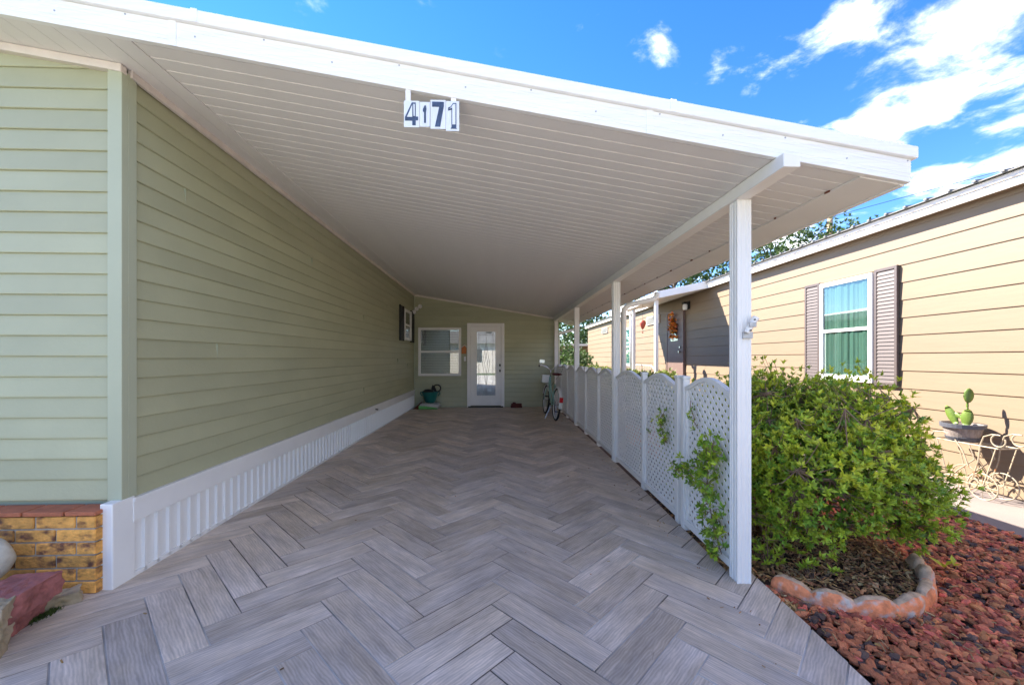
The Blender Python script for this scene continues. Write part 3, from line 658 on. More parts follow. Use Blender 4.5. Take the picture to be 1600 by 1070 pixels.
# downspouts of the carport
def spout(y, parent=cp):
    pts = [(2.16, y, 2.12), (2.155, y, 2.07), (2.10, y, 2.03), (2.02, y, 2.01), (1.86, y, 1.975), (1.77, y, 1.95), (1.715, y, 1.90), (1.705, y, 1.82), (1.705, y, -.02)]
    pp = []
    for i in range(len(pts) - 1): pp += [Vector(pts[i]).lerp(Vector(pts[i + 1]), t) for t in (0, .5)]
    pp.append(Vector(pts[-1]))
    o = MB().tube(pp, .036, 10).build('downspout', M['white'], smooth=True); return P(o, parent)
spout(5.40)
P(MB().tube([(2.16, 10.6, 2.12), (2.15, 10.6, 2.05), (2.02, 10.6, 1.99), (1.66, 10.6, 1.90), (1.62, 10.6, 1.8), (1.62, 10.6, 0)], .036, 10).build('downspout', M['white'], smooth=True), cp)
# ------------------------------------------------------------------ house number sign
sg = thing('house_number_sign', 'white house number sign reading 4171 hanging from the carport fascia', 'sign', (-.33, YF + .015, zr(-.33)))
PX = (YF + .02) / F
def sx(u): r = ray(u, 180); t = (YF + .012) / r.y; return r.x * t
def sz(u, v): r = ray(u, v); t = (YF + .012) / r.y; return CH + r.z * t
for uu, v0 in ((638, 141), (709, 154)):
    hb(MB().box((sx(uu - 4), YF + .005, sz(uu, 165)), (sx(uu + 4), YF + .009, sz(uu, v0) + .02)), 'strap', M['white'], sg)
specs = [(631.8, 656, 160, 201, -.01, '4'), (656, 672.5, 161.5, 200, .01, '1'), (673, 697, 158.7, 203.5, -.02, '7'), (697, 718, 160.2, 206.5, .015, '1')]
for i, (u0, u1, v0, v1, tw, ch) in enumerate(specs):
    x0, x1, z0, z1 = sx(u0), sx(u1), sz(u0, v1), sz(u0, v0); yy = YF + (.001 if i % 2 else -.001)
    pl = hb(MB().box((x0 + .0008, yy, z0), (x1 - .0008, yy + .0035, z1)), 'number_plate', M['plate'], sg)
    hgt = (z1 - z0) * (.86 if i != 1 else .70); cx_, cz_ = (x0 + x1) / 2, (z0 + z1) / 2
    if ch == '1' and i == 1: wid = (x1 - x0) * .34; OUT = [[(-.05, 1), (.35, 1), (.5, .8), (.35, .62), (.35, 0), (-.2, 0), (-.2, .62), (-.5, .66), (-.5, .78)]]; IN = []
    elif ch == '1': wid = (x1 - x0) * .66; OUT = [[(.05, 1), (.42, 1), (.42, .03), (.5, 0), (-.22, 0), (-.12, .05), (-.12, .74), (-.5, .70), (-.5, .82), (-.2, .86)]]; IN = [[(.08, .955), (.33, .955), (.33, .16), (-.03, .16), (-.03, .82), (-.36, .765), (-.12, .84)]]
    elif ch == '7': wid = (x1 - x0) * .76; OUT = [[(-.5, 1), (.5, 1), (.5, .84), (.18, 0), (-.26, 0), (.10, .80), (-.5, .80)]]; IN = []
    else: wid = (x1 - x0) * .84; OUT = [[(.02, 1), (.32, 1), (.32, .38), (.5, .38), (.5, .22), (.32, .22), (.32, 0), (.06, 0), (.06, .20), (-.5, .20), (-.5, .36)]]; IN = [[(.06, .90), (.06, .36), (-.34, .36)], [(.14, .93), (.25, .93), (.25, .40), (.16, .40)]]
    for nm, polys, mt, off in (('numeral', OUT, 'navy', .0012), ('numeral_face', IN, 'plate', .0022)):
        for pol in polys:
            o = MB().ext([(cx_ + a * wid, cz_ + (b - .5) * hgt) for a, b in pol], 'y', yy - off - .0008, yy - .0002).build(nm, M[mt]); o.parent = pl
# ------------------------------------------------------------------ lattice fence
fence = thing('lattice_fence', 'white vinyl lattice fence with scalloped tops along the right side of the carport', 'fence', (1.53, 2.6, gz(1.5, 2.6)))
FX = 1.53
def panel(y0, y1):
    zb = gz(1.5, (y0 + y1) / 2) + .03; ze, A = 1.015, .088; w = y1 - y0
    top = lambda y: ze + A * max(0, math.sin(math.pi * (y - y0) / w)) ** 1.35
    sl = gz(1.5, y1) - gz(1.5, y0); bot = lambda y: gz(1.5, y) + .03
    lat = MB(); p = .054; sw_ = .031
    for dr_ in (1, -1):
        n = int((w + 1.2) / (p * 1.4142)) + 2
        for k in range(-n, 2 * n):
            # centre line: y = yk + t, z = zb + dr*t
            yk = y0 + k * p * 1.4142
            ts = []
            for i in range(0, 261):
                t = i / 260 * (w + 1.3) if dr_ == 1 else i / 260 * (w + 1.3)
                if dr_ == 1: yy, zz_ = yk + t - .0, zb + t
                else: yy, zz_ = yk - t, zb + t
                if y0 + .012 <= yy <= y1 - .012 and bot(yy) - .0 <= zz_ <= top(yy) - .012: ts.append((yy, zz_))
            if len(ts) < 3: continue
            (ya, za), (yb_, zb_) = ts[0], ts[-1]; d = Vector((yb_ - ya, zb_ - za)); L = d.length
            if L < .03: continue
            d.normalize(); nn = Vector((-d.y, d.x)) * sw_ / 2; x0_ = FX - .004 if dr_ == 1 else FX; x1_ = x0_ + .004
            lat.ext([(ya - nn.x, za - nn.y), (yb_ - nn.x, zb_ - nn.y), (yb_ + nn.x, zb_ + nn.y), (ya + nn.x, za + nn.y)], 'x', x0_ + (.0001 * dr_), x1_)
    la = P(lat.build('panel', M['white']), fence)
    r = MB(); S = 26; h = .032
    for i in range(S):
        a, b = y0 + w * i / S, y0 + w * (i + 1) / S
        r.hexa([(FX - .02, a, top(a) - h), (FX + .02, a, top(a) - h), (FX + .02, b, top(b) - h), (FX - .02, b, top(b) - h), (FX - .02, a, top(a)), (FX + .02, a, top(a)), (FX + .02, b, top(b)), (FX - .02, b, top(b))])
    o = r.build('top_rail', M['white']); o.parent = la; o.location = (0, 0, 0)
    a, b = y0, y1
    o = MB().hexa([(FX - .02, a, bot(a)), (FX + .02, a, bot(a)), (FX + .02, b, bot(b)), (FX - .02, b, bot(b)), (FX - .02, a, bot(a) + .05), (FX + .02, a, bot(a) + .05), (FX + .02, b, bot(b) + .05), (FX - .02, b, bot(b) + .05)]).build('bottom_rail', M['white'], bevel=.003); o.parent = la
    for q in (y0, y1 - .022):
        o = MB().box((FX - .016, q, bot(q) + .05), (FX + .016, q + .022, ze - .028)).build('stile', M['white'], bevel=.002); o.parent = la
for a, b in ((2.552, 3.215), (3.385, 4.13), (4.19, 5.112), (5.208, 6.0), (6.055, 6.86), (6.915, 7.655), (7.745, 8.66), (8.715, 9.52), (9.575, 10.315)): panel(a, b)
for q in (3.245, 3.355, 4.16, 6.027, 6.887, 8.687, 9.547):
    zb = gz(1.5, q) - .02
    mb = MB().box((FX - .027, q - .026, zb), (FX + .027, q + .026, 1.075)).box((FX - .032, q - .031, 1.0751), (FX + .032, q + .031, 1.10)); P(mb.build('post', M['white'], bevel=.004), fence)
# ------------------------------------------------------------------ brick wall at the house front
bw = thing('brick_skirt_wall', 'low yellow and brown brick wall with red cap below the front siding', 'wall', (-2.3, 2.25, 0))
BX, BY0, BY1 = -2.11, 2.235, 2.345
hb(MB().box((-4.1, BY0 + .008, -.05), (BX - .008, BY1 + .06, .405)), 'mortar_core', M['mortar'], bw)
bl, bh, ch_ = .197, .0595, .0687
bme = MB().box((-bl / 2, -.045, -bh / 2), (bl / 2, .045, bh / 2)).mesh('brick', M['brick'])
hme = MB().box((-.047, -.045, -bh / 2), (.047, .045, bh / 2)).mesh('brick', M['brick'])
for r_ in range(6):
    zc = .004 + bh / 2 + r_ * ch_; x = BX
    first = .095 if r_ % 2 else bl
    k = 0
    while x > -3.6:
        L = first if k == 0 else bl
        me = hme if L < .1 else bme
        o = link('brick', me, None, (x - L / 2, BY0 + .045 + random.uniform(-.0015, .0015), zc)); o.rotation_euler = (0, 0, random.uniform(-.006, .006)); o.modifiers.new('b', 'BEVEL').width = .004; P(o, bw)
        x -= L + .0095; k += 1
    me = MB().box((-.009, -.02, -bh / 2), (.0, .02, bh / 2)).mesh('brick', M['brick'])
    o = link('brick', MB().box((-.0, 0, -bh / 2), (.0015, .1, bh / 2)).mesh('brick', M['brick']), None, (BX, BY0 + .006, zc)); P(o, bw)
x = BX + .002; k = 0
while x > -3.6:
    L = .155 if k == 0 else .203
    o = link('cap_brick', MB().box((-L, 0, 0), (0, .125, .022)).mesh('cap_brick', M['cap']), None, (x, BY0 - .003, .412)); o.modifiers.new('b', 'BEVEL').width = .003; P(o, bw); x -= L + .01; k += 1
# ------------------------------------------------------------------ stones at the left
def blockrock(dims, seed, m, name, label, cat, loc, rot, disp=.017, group=None, sub_=4):
    bm = bmesh.new(); bmesh.ops.create_cube(bm, size=1)
    bmesh.ops.subdivide_edges(bm, edges=bm.edges, cuts=13, use_grid_fill=True)
    for v in bm.verts:
        v.co = Vector((v.co.x * dims[0], v.co.y * dims[1], v.co.z * dims[2]))
        q = v.co * 14 + Vector((seed * 9, 0, 0)); d = noise.noise(q) * disp * (1.0 if v.co.z < dims[2] * .45 else .35) + noise.noise(q * 2.7) * disp * .75
        v.co += v.co.normalized() * d
    me = bpy.data.meshes.new(name); bm.to_mesh(me); bm.free(); me.materials.append(m)
    o = link(name, me, None, loc, rot, .0, label=label, category=cat); o.modifiers.new('b', 'BEVEL').width = .003
    if group: o['group'] = group
    return o
blockrock((.30, .19, .105), 1, M['redstone'], 'red_block', 'upper red rough-faced landscaping block in front of the yellow brick wall', 'block', (-2.20, 1.93, .152), (0.02, .03, 1.77))
blockrock((.24, .18, .09), 2, M['redstone'], 'red_block', 'lower red landscaping block lying under the larger red block', 'block', (-2.265, 1.95, .045), (.0, .03, 1.72))
o = blockrock((.12, .11, .22), 3, M['tanstone'], 'tan_stone', 'tan stone at the far left edge in front of the red blocks', 'stone', (-2.115, 1.775, .11), (.1, .1, .5), .02)
o = blockrock((.17, .08, .055), 4, M['tanstone'], 'tan_stone', 'flat tan stone wedged between the red blocks and the brick corner', 'stone', (-2.205, 2.135, .028), (.1, -.05, .75), .022)
o = link('pale_boulder', rockmesh('pale_boulder', 5, 1, .06, M['palestone'], 4), None, (-2.53, 2.1, .245), (.2, .5, .3), label='smooth pale round boulder at the left edge against the brick wall', category='boulder'); o.scale = (.125, .12, .12); o.data.polygons.foreach_set('use_smooth', [True] * len(o.data.polygons))
o = link('grey_stone', rockmesh('grey_stone', 6, .7, .3, M['tanstone'], 3), None, (-2.46, 2.12, .06), label='dark half hidden stone below the pale boulder', category='stone'); o.scale = (.16, .10, .1)
mv, mf = [], []
for i in range(260):
    t = rng.random(); x, y = -2.165 - t * .01 + rng.normal(0, .012), 2.10 - t * .10 + rng.normal(0, .014); a = rng.uniform(0, 6.28); h = rng.uniform(.008, .022)
    mv += [(x, y, .0), (x + .006 * math.cos(a), y + .006 * math.sin(a), h * .6), (x + .012 * math.cos(a + .6), y + .012 * math.sin(a + .6), h), (x + .006 * math.cos(a + 1.2), y + .006 * math.sin(a + 1.2), h * .5)]; mf.append((4 * i, 4 * i + 1, 4 * i + 2, 4 * i + 3))
link('moss', npmesh('moss', np.array(mv), np.array(mf), M['moss']), kind='stuff', label='small tuft of moss between the stones and the paving edge', category='moss')
# ------------------------------------------------------------------ scalloped edging blocks
def edging(t0, t1, nsc, label, zt):
    S = 20 * nsc; mb = MB(); rows = []
    for i in range(S + 1):
        t = t0 + (t1 - t0) * i / S; p = Vector(edgearc(t)); q = Vector(edgearc(min(1, t + .01))) - Vector(edgearc(max(0, t - .01))); n_ = Vector((q.y, -q.x)).normalized()
        f = (i / S * nsc) % 1; 
        if i == S: f = 1
        h = zt * (.60 + .40 * (1 - abs(2 * f - 1) ** 2.4)); bulge = .012 * (1 - abs(2 * f - 1) ** 2)
        w = .032; jit = noise.noise(Vector((p.x * 20, p.y * 20, 0))) * .006
        prof_ = [(w + bulge, -.06), (w + bulge + .004, h * .3), (w + bulge, h * .72), (w * .55 + bulge, h * .94), (0, h + jit), (-w * .6, h * .94), (-w, h * .7), (-w, -.06)]
        rows.append([(p.x + n_.x * a, p.y + n_.y * a, GB + b + noise.noise(Vector((p.x * 30, p.y * 30, b * 30))) * .008) for a, b in prof_])
    m = len(rows[0])
    for i in range(S):
        for j in range(m - 1): mb.face([rows[i][j], rows[i + 1][j], rows[i + 1][j + 1], rows[i][j + 1]], 1 if j in (3, 4, 5, 6) else 0)
    mb.face(rows[0]); mb.face(list(reversed(rows[-1])))
    me = mb.mesh('edging_block', [M['edging'], M['edgetop']])
    bm = bmesh.new(); bm.from_mesh(me); bmesh.ops.remove_doubles(bm, verts=bm.verts, dist=.0012); bmesh.ops.recalc_face_normals(bm, faces=bm.faces); bm.to_mesh(me); bm.free(); me.polygons.foreach_set('use_smooth', [True] * len(me.polygons))
    o = link('edging_block', me, label=label, category='garden edging', group='scalloped edging blocks round the azalea bed')
edging(0, .655, 5, 'long orange and white scalloped edging block in front of the azalea bush', .11)
edging(.668, .84, 2, 'shorter mossy scalloped edging block turning back on the right of the bush', .125)
# ------------------------------------------------------------------ azalea bush
def leafcloud(tips, nl, ls, spread=.9, wr=.36):
    """whorls of pointed leaves; tips = list of (point, direction)"""
    V, Fc = [], []; k = 0
    for (p, d) in tips:
        d = d.normalized(); u = d.cross(Vector((.3, .2, 1))).normalized(); w = d.cross(u)
        n = nl + int(rng.integers(-1, 2)); ph = rng.uniform(0, 6.28)
        for i in range(n):
            a = ph + i * 6.283 / n + rng.normal(0, .2); tilt = rng.uniform(.35, 1.15) * spread
            dd = (d * math.cos(tilt) + (u * math.cos(a) + w * math.sin(a)) * math.sin(tilt)).normalized()
            L = ls * rng.uniform(.65, 1.2); sd = dd.cross(d); 
            if sd.length < .01: continue
            sd.normalize(); up = sd.cross(dd); b0 = p + dd * .004 - d * rng.uniform(0, .02); wd = L * wr * .5
            V += [b0, b0 + dd * L * .45 + sd * wd + up * L * .07, b0 + dd * L - up * L * .10, b0 + dd * L * .45 - sd * wd + up * L * .07, b0 + dd * L * .5 - up * L * .0]
            Fc += [(k, k + 1, k + 4), (k + 1, k + 2, k + 4), (k, k + 4, k + 3), (k + 4, k + 2, k + 3)]; k += 5
    return np.array([v[:] for v in V]), np.array(Fc)
bush = thing('azalea_bush', 'large dense azalea bush with small yellow-green leaves beside the front carport post', 'bush', (2.35, 3.35, GB))
def bush_r(phi, el):
    q = Vector((math.cos(phi) * math.cos(el), math.sin(phi) * math.cos(el), math.sin(el)))
    return 1 + .22 * noise.noise(q * 1.9 + Vector((3, 1, 0))) + .13 * noise.noise(q * 5)
BC = Vector((2.36, 3.34, .385)); BR = (.95, .98, .68)
tips = []; new = []; dark = []
br = MB()
stems = []
for i in range(16):
    a = rng.uniform(0, 6.28); b0 = Vector((2.35 + .22 * math.cos(a), 3.3 + .2 * math.sin(a), GB - .02)); R = rng.uniform(.35, .85)
    e = BC + Vector((math.cos(a) * BR[0] * R, math.sin(a) * BR[1] * R, BR[2] * rng.uniform(-.3, .5))); m1 = b0.lerp(e, .45) + Vector((rng.normal(0, .06), rng.normal(0, .06), .10))
    pts = [b0, b0.lerp(m1, .5) + Vector((rng.normal(0, .03), rng.normal(0, .03), 0)), m1, m1.lerp(e, .5) + Vector((rng.normal(0, .04), rng.normal(0, .04), .04)), e]
    for q_ in pts: q_.x = max(q_.x, 1.66)
    br.tube(pts, [.014, .012, .009, .007, .005], 6); stems += pts[1:]
    for s_ in range(7):
        p0 = pts[int(rng.integers(1, 5))]; dd = Vector((math.cos(a + rng.normal(0, .8)), math.sin(a + rng.normal(0, .8)), rng.uniform(.0, 1.0))).normalized(); p1 = p0 + dd * rng.uniform(.18, .4); p2 = p1 + (dd + Vector((rng.normal(0, .4), rng.normal(0, .4), .3))).normalized() * .2
        p1.x = max(p1.x, 1.64); p2.x = max(p2.x, 1.64)
        br.tube([p0, p1, p2], [.006, .004, .002], 5); stems += [p1, p2]
NS = len(stems); SA = np.array([s[:] for s in stems])
def clear(p):   # keep the shrub out of the carport, the post and the lattice
    return p.x > 1.60 and p.z > GB + .03
while len(tips) < 4600:
    ph = rng.uniform(0, 6.283); el = math.asin(rng.uniform(-.52, 1)); r = bush_r(ph, el); shell = 1 - abs(rng.normal(0, .10)) if rng.random() < .74 else rng.uniform(.45, .9)
    q = Vector((math.cos(ph) * math.cos(el), math.sin(ph) * math.cos(el), math.sin(el)))
    hang = 0
    p = BC + Vector((q.x * BR[0], q.y * BR[1], q.z * BR[2])) * r * shell
    if q.y < 0 and el < -.15 and rng.random() < .45: continue
    if noise.noise(p * 3.1) < -.36 and el < .3: continue          # gaps where the branches show
    if not clear(p): continue
    if q.z < 0 and q.x > 0: p.x -= .22 * min(1, -q.z * 3) * q.x
    d = (q + Vector((rng.normal(0, .35), rng.normal(0, .35), .55 + rng.normal(0, .3)))).normalized()
    if shell > .85 and q.z > -.1 and rng.random() < .24: p = p + (d + Vector((0, 0, .7))).normalized() * rng.uniform(.03, .17)
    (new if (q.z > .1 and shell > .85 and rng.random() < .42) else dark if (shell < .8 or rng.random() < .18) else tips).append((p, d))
    if rng.random() < .34:
        j = int(np.argmin(((SA - np.array(p[:])) ** 2).sum(1))); s_ = stems[j]; md = p.lerp(s_, .5) + Vector((0, 0, -.03)); L = (s_ - p).length
        if L < .6: br.tube([s_, md, p], [.004, .003, .0018], 4, cap=False)
        if rng.random() < .5 and L < .6: dark.append((md, (p - s_)))
hb(br, 'branches', M['twig'], bush, smooth=True)
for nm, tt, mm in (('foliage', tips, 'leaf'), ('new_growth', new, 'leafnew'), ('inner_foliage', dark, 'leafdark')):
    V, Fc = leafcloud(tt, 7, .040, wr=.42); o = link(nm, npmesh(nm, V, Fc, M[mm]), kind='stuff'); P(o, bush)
# sprigs that come through the lattice
def sprig(name, label, pts, nt_, r, ls=.042):
    root = thing(name, label, 'shoots', tuple(pts[0])); b = MB(); tp = []
    for c in range(len(pts) - 1):
        a, e = Vector(pts[c]), Vector(pts[c + 1]); b.tube([a, a.lerp(e, .5) + Vector((-.015, 0, .01)), e], .003, 5)
        for i in range(nt_ // (len(pts) - 1)):
            s_ = a.lerp(e, rng.random()); p = s_ + Vector((-.01 + .03 * max(-1.5, min(1.5, rng.normal())), r * max(-1.6, min(1.6, rng.normal())), r * max(-1.6, min(1.6, rng.normal()))))
            if p.x > 1.50: p.x = 1.50 - abs(rng.normal(0, .03))
            b.tube([s_, s_.lerp(p, .5) + Vector((-.01, 0, 0)), p], .0017, 4, cap=False); tp.append((p, Vector((-.6 + rng.normal(0, .4), -.25 + rng.normal(0, .6), .5 + rng.normal(0, .5)))))
    hb(b, 'stem', M['twig'], root)
    for nm, sel, mm in (('leaves', tp[::2], 'leaf'), ('dark_leaves', tp[1::2], 'leafdark')):
        V, Fc = leafcloud(sel, 6, ls, wr=.42); P(link(nm, npmesh(nm, V, Fc, M[mm]), kind='stuff'), root)
sprig('azalea_shoots', 'leafy azalea shoots spilling through the front lattice panel beside the post', [(1.50, 2.66, -.06), (1.44, 2.70, .25), (1.45, 2.74, .50), (1.46, 2.68, .68)], 135, .062, .046)
sprig('azalea_shoots', 'leafy shoots low on the double fence post, left of the big shoots', [(1.49, 2.85, .30), (1.43, 3.05, .42), (1.40, 3.14, .36)], 40, .05)
sprig('azalea_shoots', 'small cluster of leaves poking through the second lattice panel', [(1.49, 3.50, .50), (1.47, 3.60, .66), (1.47, 3.52, .76)], 30, .04, .036)
sprig('azalea_shoots', 'few thin leaves high on the front lattice panel', [(1.50, 2.98, .72), (1.49, 3.02, .80), (1.49, 3.07, .92)], 7, .03, .034)
# low leaves in front of the bush
for (x, y, lab) in ((1.86, 2.72, 'low leafy azalea twigs at the right foot of the front post'), (2.05, 2.56, 'small green sprouts in the mulch behind the scalloped edging')):
    r_ = thing('azalea_sprout', lab, 'plant', (x, y, GB)); tp = []; b = MB()
    n_ = 26 if x < 2 else 9
    for i in range(n_):
        p = Vector((x + rng.normal(0, .09 if x < 2 else .06), y + rng.normal(0, .05), GB + .06 + abs(rng.normal(0, .11 if x < 2 else .04)))); b.tube([(x, y, GB), p.lerp(Vector((x, y, GB)), .4), p], .0022, 4, cap=False); tp.append((p, Vector((rng.normal(0, .5), -.4, .8))))
    hb(b, 'stem', M['twig'], r_); V, Fc = leafcloud(tp, 7, .05, wr=.42); P(link('leaves', npmesh('leaves', V, Fc, M['leaf']), kind='stuff'), r_)
wd = thing('weed', 'single two-leaved weed in the gravel beside the edging', 'plant', (3.0, 2.62, GB)); mb = MB()
V, Fc = leafcloud([(Vector((3.0, 2.62, GB + .05)), Vector((.1, -.2, 1))), (Vector((3.02, 2.58, GB + .08)), Vector((.2, -.2, 1)))], 3, .085, 1.2, .45); P(link('leaves', npmesh('leaves', V, Fc, M['leafnew'])), wd)

# ------------------------------------------------------------------ neighbour's house
nb = thing('tan_house', 'long tan house with lap siding and white eaves across the gravel bed', 'house', (XR, 4, GB))
def nbb(mb, name, m, par=nb, **k): return P(mb.build(name, m, **k), par)
ZE = 2.955; Y1N = 23.2
nbb(MB().ext([(-1.5, GB - .2), (Y1N, GB - .2), (Y1N, ZE + .1), (-1.5, ZE + .1)], 'x', XR + .02, 12), 'wall', M['tan'])
NP = .228; z = ZE - .055
me = lapboard(lambda a, o, zz_: (XR + .018 - o, a, zz_), -1.5, Y1N, -1.5, Y1N, NP, .013).mesh('siding_board', M['tan'])
z = 2.905 - NP
while z > GB - .1: P(link('siding_board', me, None, (0, 0, z)), nb); z -= NP
mem = lapboard(lambda a, o, zz_: (XR + .018 - o, a, zz_), -1.5, Y1N, -1.5, Y1N, .10, .012).mesh('siding_board', M['tan']); P(link('siding_board', mem, None, (0, 0, 2.905)), nb)
nbb(MB().box((XR - .10, -1.5, ZE - .002), (XR + .03, Y1N + .15, ZE + .02)), 'eave_soffit', M['tan'])
nbb(MB().box((XR - .125, -1.5, ZE - .008), (XR - .101, Y1N + .16, ZE + .075)), 'eave_fascia', M['white'], bevel=.004)
nbb(MB().box((XR - .145, -1.5, ZE + .0755), (XR - .101, Y1N + .16, ZE + .135)), 'gutter', M['cream'], bevel=.01)
nbb(MB().hexa([(XR - .19, -1.5, ZE + .136), (8.6, -1.5, ZE + .62), (8.6, Y1N + .2, ZE + .62), (XR - .19, Y1N + .2, ZE + .136), (XR - .19, -1.5, ZE + .146), (8.6, -1.5, ZE + .64), (8.6, Y1N + .2, ZE + .64), (XR - .19, Y1N + .2, ZE + .146)]), 'roof', M['roofm'])
rm = MB().hexa([(XR - .21, -.02, ZE + .1465), (8.6, -.02, ZE + .6405), (8.6, .02, ZE + .6405), (XR - .21, .02, ZE + .1465), (XR - .21, -.014, ZE + .166), (8.6, -.014, ZE + .66), (8.6, .014, ZE + .66), (XR - .21, .014, ZE + .166)]).mesh('roof_rib', M['roofm'])
y = 0.2
while y < 16: P(link('roof_rib', rm, None, (0, y, 0)), nb); y += .245
def nwindow(y0, y1, z0, z1, detail=True, cur='curtain'):
    f = MB(); X = XR; fw = .065; d = .045
    f.box((X - d, y0, z0), (X, y0 + fw, z1)).box((X - d, y1 - fw, z0), (X, y1, z1)).box((X - d, y0 + fw, z1 - fw), (X, y1 - fw, z1)).box((X - d, y0 + fw, z0), (X, y1 - fw, z0 + fw))
    zm = z0 + (z1 - z0) * .50; f.box((X - d + .01, y0 + fw, zm - .02), (X, y1 - fw, zm + .025))
    f.box((X - .02, y0 + fw, z0 + fw), (X - .001, y0 + fw + .03, zm)).box((X - .02, y1 - fw - .03, z0 + fw), (X - .001, y1 - fw, zm)).box((X - .03, y0 + fw, z0 + fw + .001), (X - .001, y1 - fw, z0 + fw + .035))
    w = nbb(f, 'window', M['white'], bevel=.003)
    for a, b in ((z0 + fw, zm - .02), (zm + .025, z1 - fw)): o = MB().box((X - .031, y0 + fw, a), (X - .028, y1 - fw, b)).build('pane', M['glass']); o.parent = w
    c = MB(); n = 40; A, B = y0 + fw + .01, y1 - fw - .01
    pr = [(X - .012 + .008 * math.sin(i * .9 + 1.5 * math.sin(i * .35)) + .003 * math.sin(i * 2.3), A + (B - A) * i / n) for i in range(n + 1)]
    for i in range(n): c.face([(pr[i][0], pr[i][1], z0 + fw), (pr[i + 1][0], pr[i + 1][1], z0 + fw), (pr[i + 1][0], pr[i + 1][1], z1 - fw), (pr[i][0], pr[i][1], z1 - fw)])
    o = c.build('curtain', M[cur], smooth=True); o.parent = w
    return w
nwindow(5.46, 6.38, .90, 2.43)
def nshutter(y0, y1, z0, z1, n):
    X = XR; s = MB().box((X - .012, y0, z0), (X, y1, z1)).box((X - .034, y0, z0), (X - .0121, y0 + .035, z1)).box((X - .034, y1 - .035, z0), (X - .0121, y1, z1)).box((X - .034, y0 + .035, z1 - .04), (X - .0121, y1 - .035, z1)).box((X - .034, y0 + .035, z0), (X - .0121, y1 - .035, z0 + .05))
    s = nbb(s, 'shutter', M['taupe'], bevel=.002); h = (z1 - z0 - .09) / n
    if n > 10:
        me = MB().hexa([(X - .016, y0 + .036, .0), (X - .031, y0 + .036, -.012), (X - .031, y1 - .036, -.012), (X - .016, y1 - .036, 0), (X - .0125, y0 + .036, h * .95), (X - .017, y0 + .036, h * .95), (X - .017, y1 - .036, h * .95), (X - .0125, y1 - .036, h * .95)]).mesh('slat', M['taupe'])
        for i in range(n): link('slat', me, s, (0, 0, z0 + .055 + i * h))
nshutter(5.12, 5.44, .87, 2.46, 30); nshutter(6.40, 6.71, .87, 2.46, 30)
nwindow(15.6, 16.6, .95, 2.45, cur='curtain2'); nshutter(15.25, 15.58, .93, 2.47, 20)
# door, wreath, light, vents
dy0, dy1 = 11.15, 12.25
d = nbb(MB().box((XR - .05, dy0 + .05, .45), (XR, dy1 - .05, 2.58)), 'door', M['brown'], bevel=.004)
o = MB().box((XR - .06, dy0, .45), (XR, dy0 + .05, 2.63)).box((XR - .06, dy1 - .05, .45), (XR, dy1, 2.63)).box((XR - .06, dy0 + .05, 2.58), (XR, dy1 - .05, 2.63)).build('door_trim', M['brown']); P(o, nb)
o = MB().box((XR - .058, 11.5, 1.75), (XR - .0505, 11.95, 2.25)).build('door_window', M['glass']); o.parent = d; 
o = MB().tube([(XR - .05, dy0 + .16, 1.43), (XR - .12, dy0 + .16, 1.43)], .03, 10).tube([(XR - .05, dy0 + .16, 1.56), (XR - .09, dy0 + .16, 1.56)], .03, 10).build('knob', M['chrome']); o.parent = d
wr = thing('door_wreath', 'orange and red autumn flower arrangement hanging on the brown door', 'wreath', (XR - .09, 11.72, 2.2))
V, Fc = leafcloud([(Vector((XR - .09 + rng.normal(0, .02), 11.72 + rng.normal(0, .12), 2.15 + rng.normal(0, .16))), Vector((-1, rng.normal(0, .6), rng.normal(0, .6)))) for i in range(70)], 6, .09, 1.1, .6)
P(link('flowers', npmesh('flowers', V, Fc, M['flower'])), wr)
ll = thing('porch_light', 'black porch light with white jar globe above the brown door', 'wall light', (XR, 10.95, 2.7))
hb(MB().box((XR - .16, 10.86, 2.72), (XR, 11.02, 2.78)).box((XR - .03, 10.86, 2.58), (XR, 11.0, 2.80)), 'bracket', M['black'], ll, bevel=.004)
hb(MB().lathe([(.0, -.16), (.05, -.155), (.065, -.11), (.065, -.03), (.045, 0)], 16, (XR - .10, 10.94, 2.72)), 'globe', M['lamp_glass'], ll, smooth=True)
for (a, b, z0, z1) in ((12.9, 14.0, 2.38, 2.66), (19.0, 20.0, 2.45, 2.72)):
    v_ = nbb(MB().box((XR - .03, a, z0), (XR, b, z1)), 'vent', M['cream'], bevel=.004)
    me = MB().box((XR - .045, a + .05, 0), (XR - .031, b - .05, .02)).mesh('slat', M['blind'])
    for i in range(6): link('slat', me, v_, (0, 0, z0 + .03 + i * .038))
# neighbour's porch awning
aw = thing('porch_awning', 'small white porch awning on posts over the brown door of the tan house', 'awning', (4.6, 11, GB))
AX0, AX1, AY0, AY1 = 3.85, XR - .02, 9.75, 13.6
za = lambda x: 2.68 + (x - AX0) * (2.97 - 2.68) / (AX1 - AX0)
def awh(x0, x1, y0, y1, d0, d1): return MB().hexa([(x0, y0, za(x0) + d0), (x1, y0, za(x1) + d0), (x1, y1, za(x1) + d0), (x0, y1, za(x0) + d0), (x0, y0, za(x0) + d1), (x1, y0, za(x1) + d1), (x1, y1, za(x1) + d1), (x0, y1, za(x0) + d1)])
hb(awh(AX0, AX1, AY0, AY1, .02, .13), 'roof', M['soffit_gap'], aw)
hb(awh(AX0 - .02, AX1, AY0 - .03, AY0 - .001, 0, .17), 'fascia', M['white'], aw, bevel=.004); hb(awh(AX0 - .03, AX0 - .001, AY0, AY1, -.02, .15), 'gutter', M['white'], aw, bevel=.004)
for yy in (9.95, 11.6, 13.4): hb(MB().box((3.92, yy - .04, GB), (4.0, yy + .04, za(3.95) + .02)), 'post', M['white'], aw, bevel=.004)
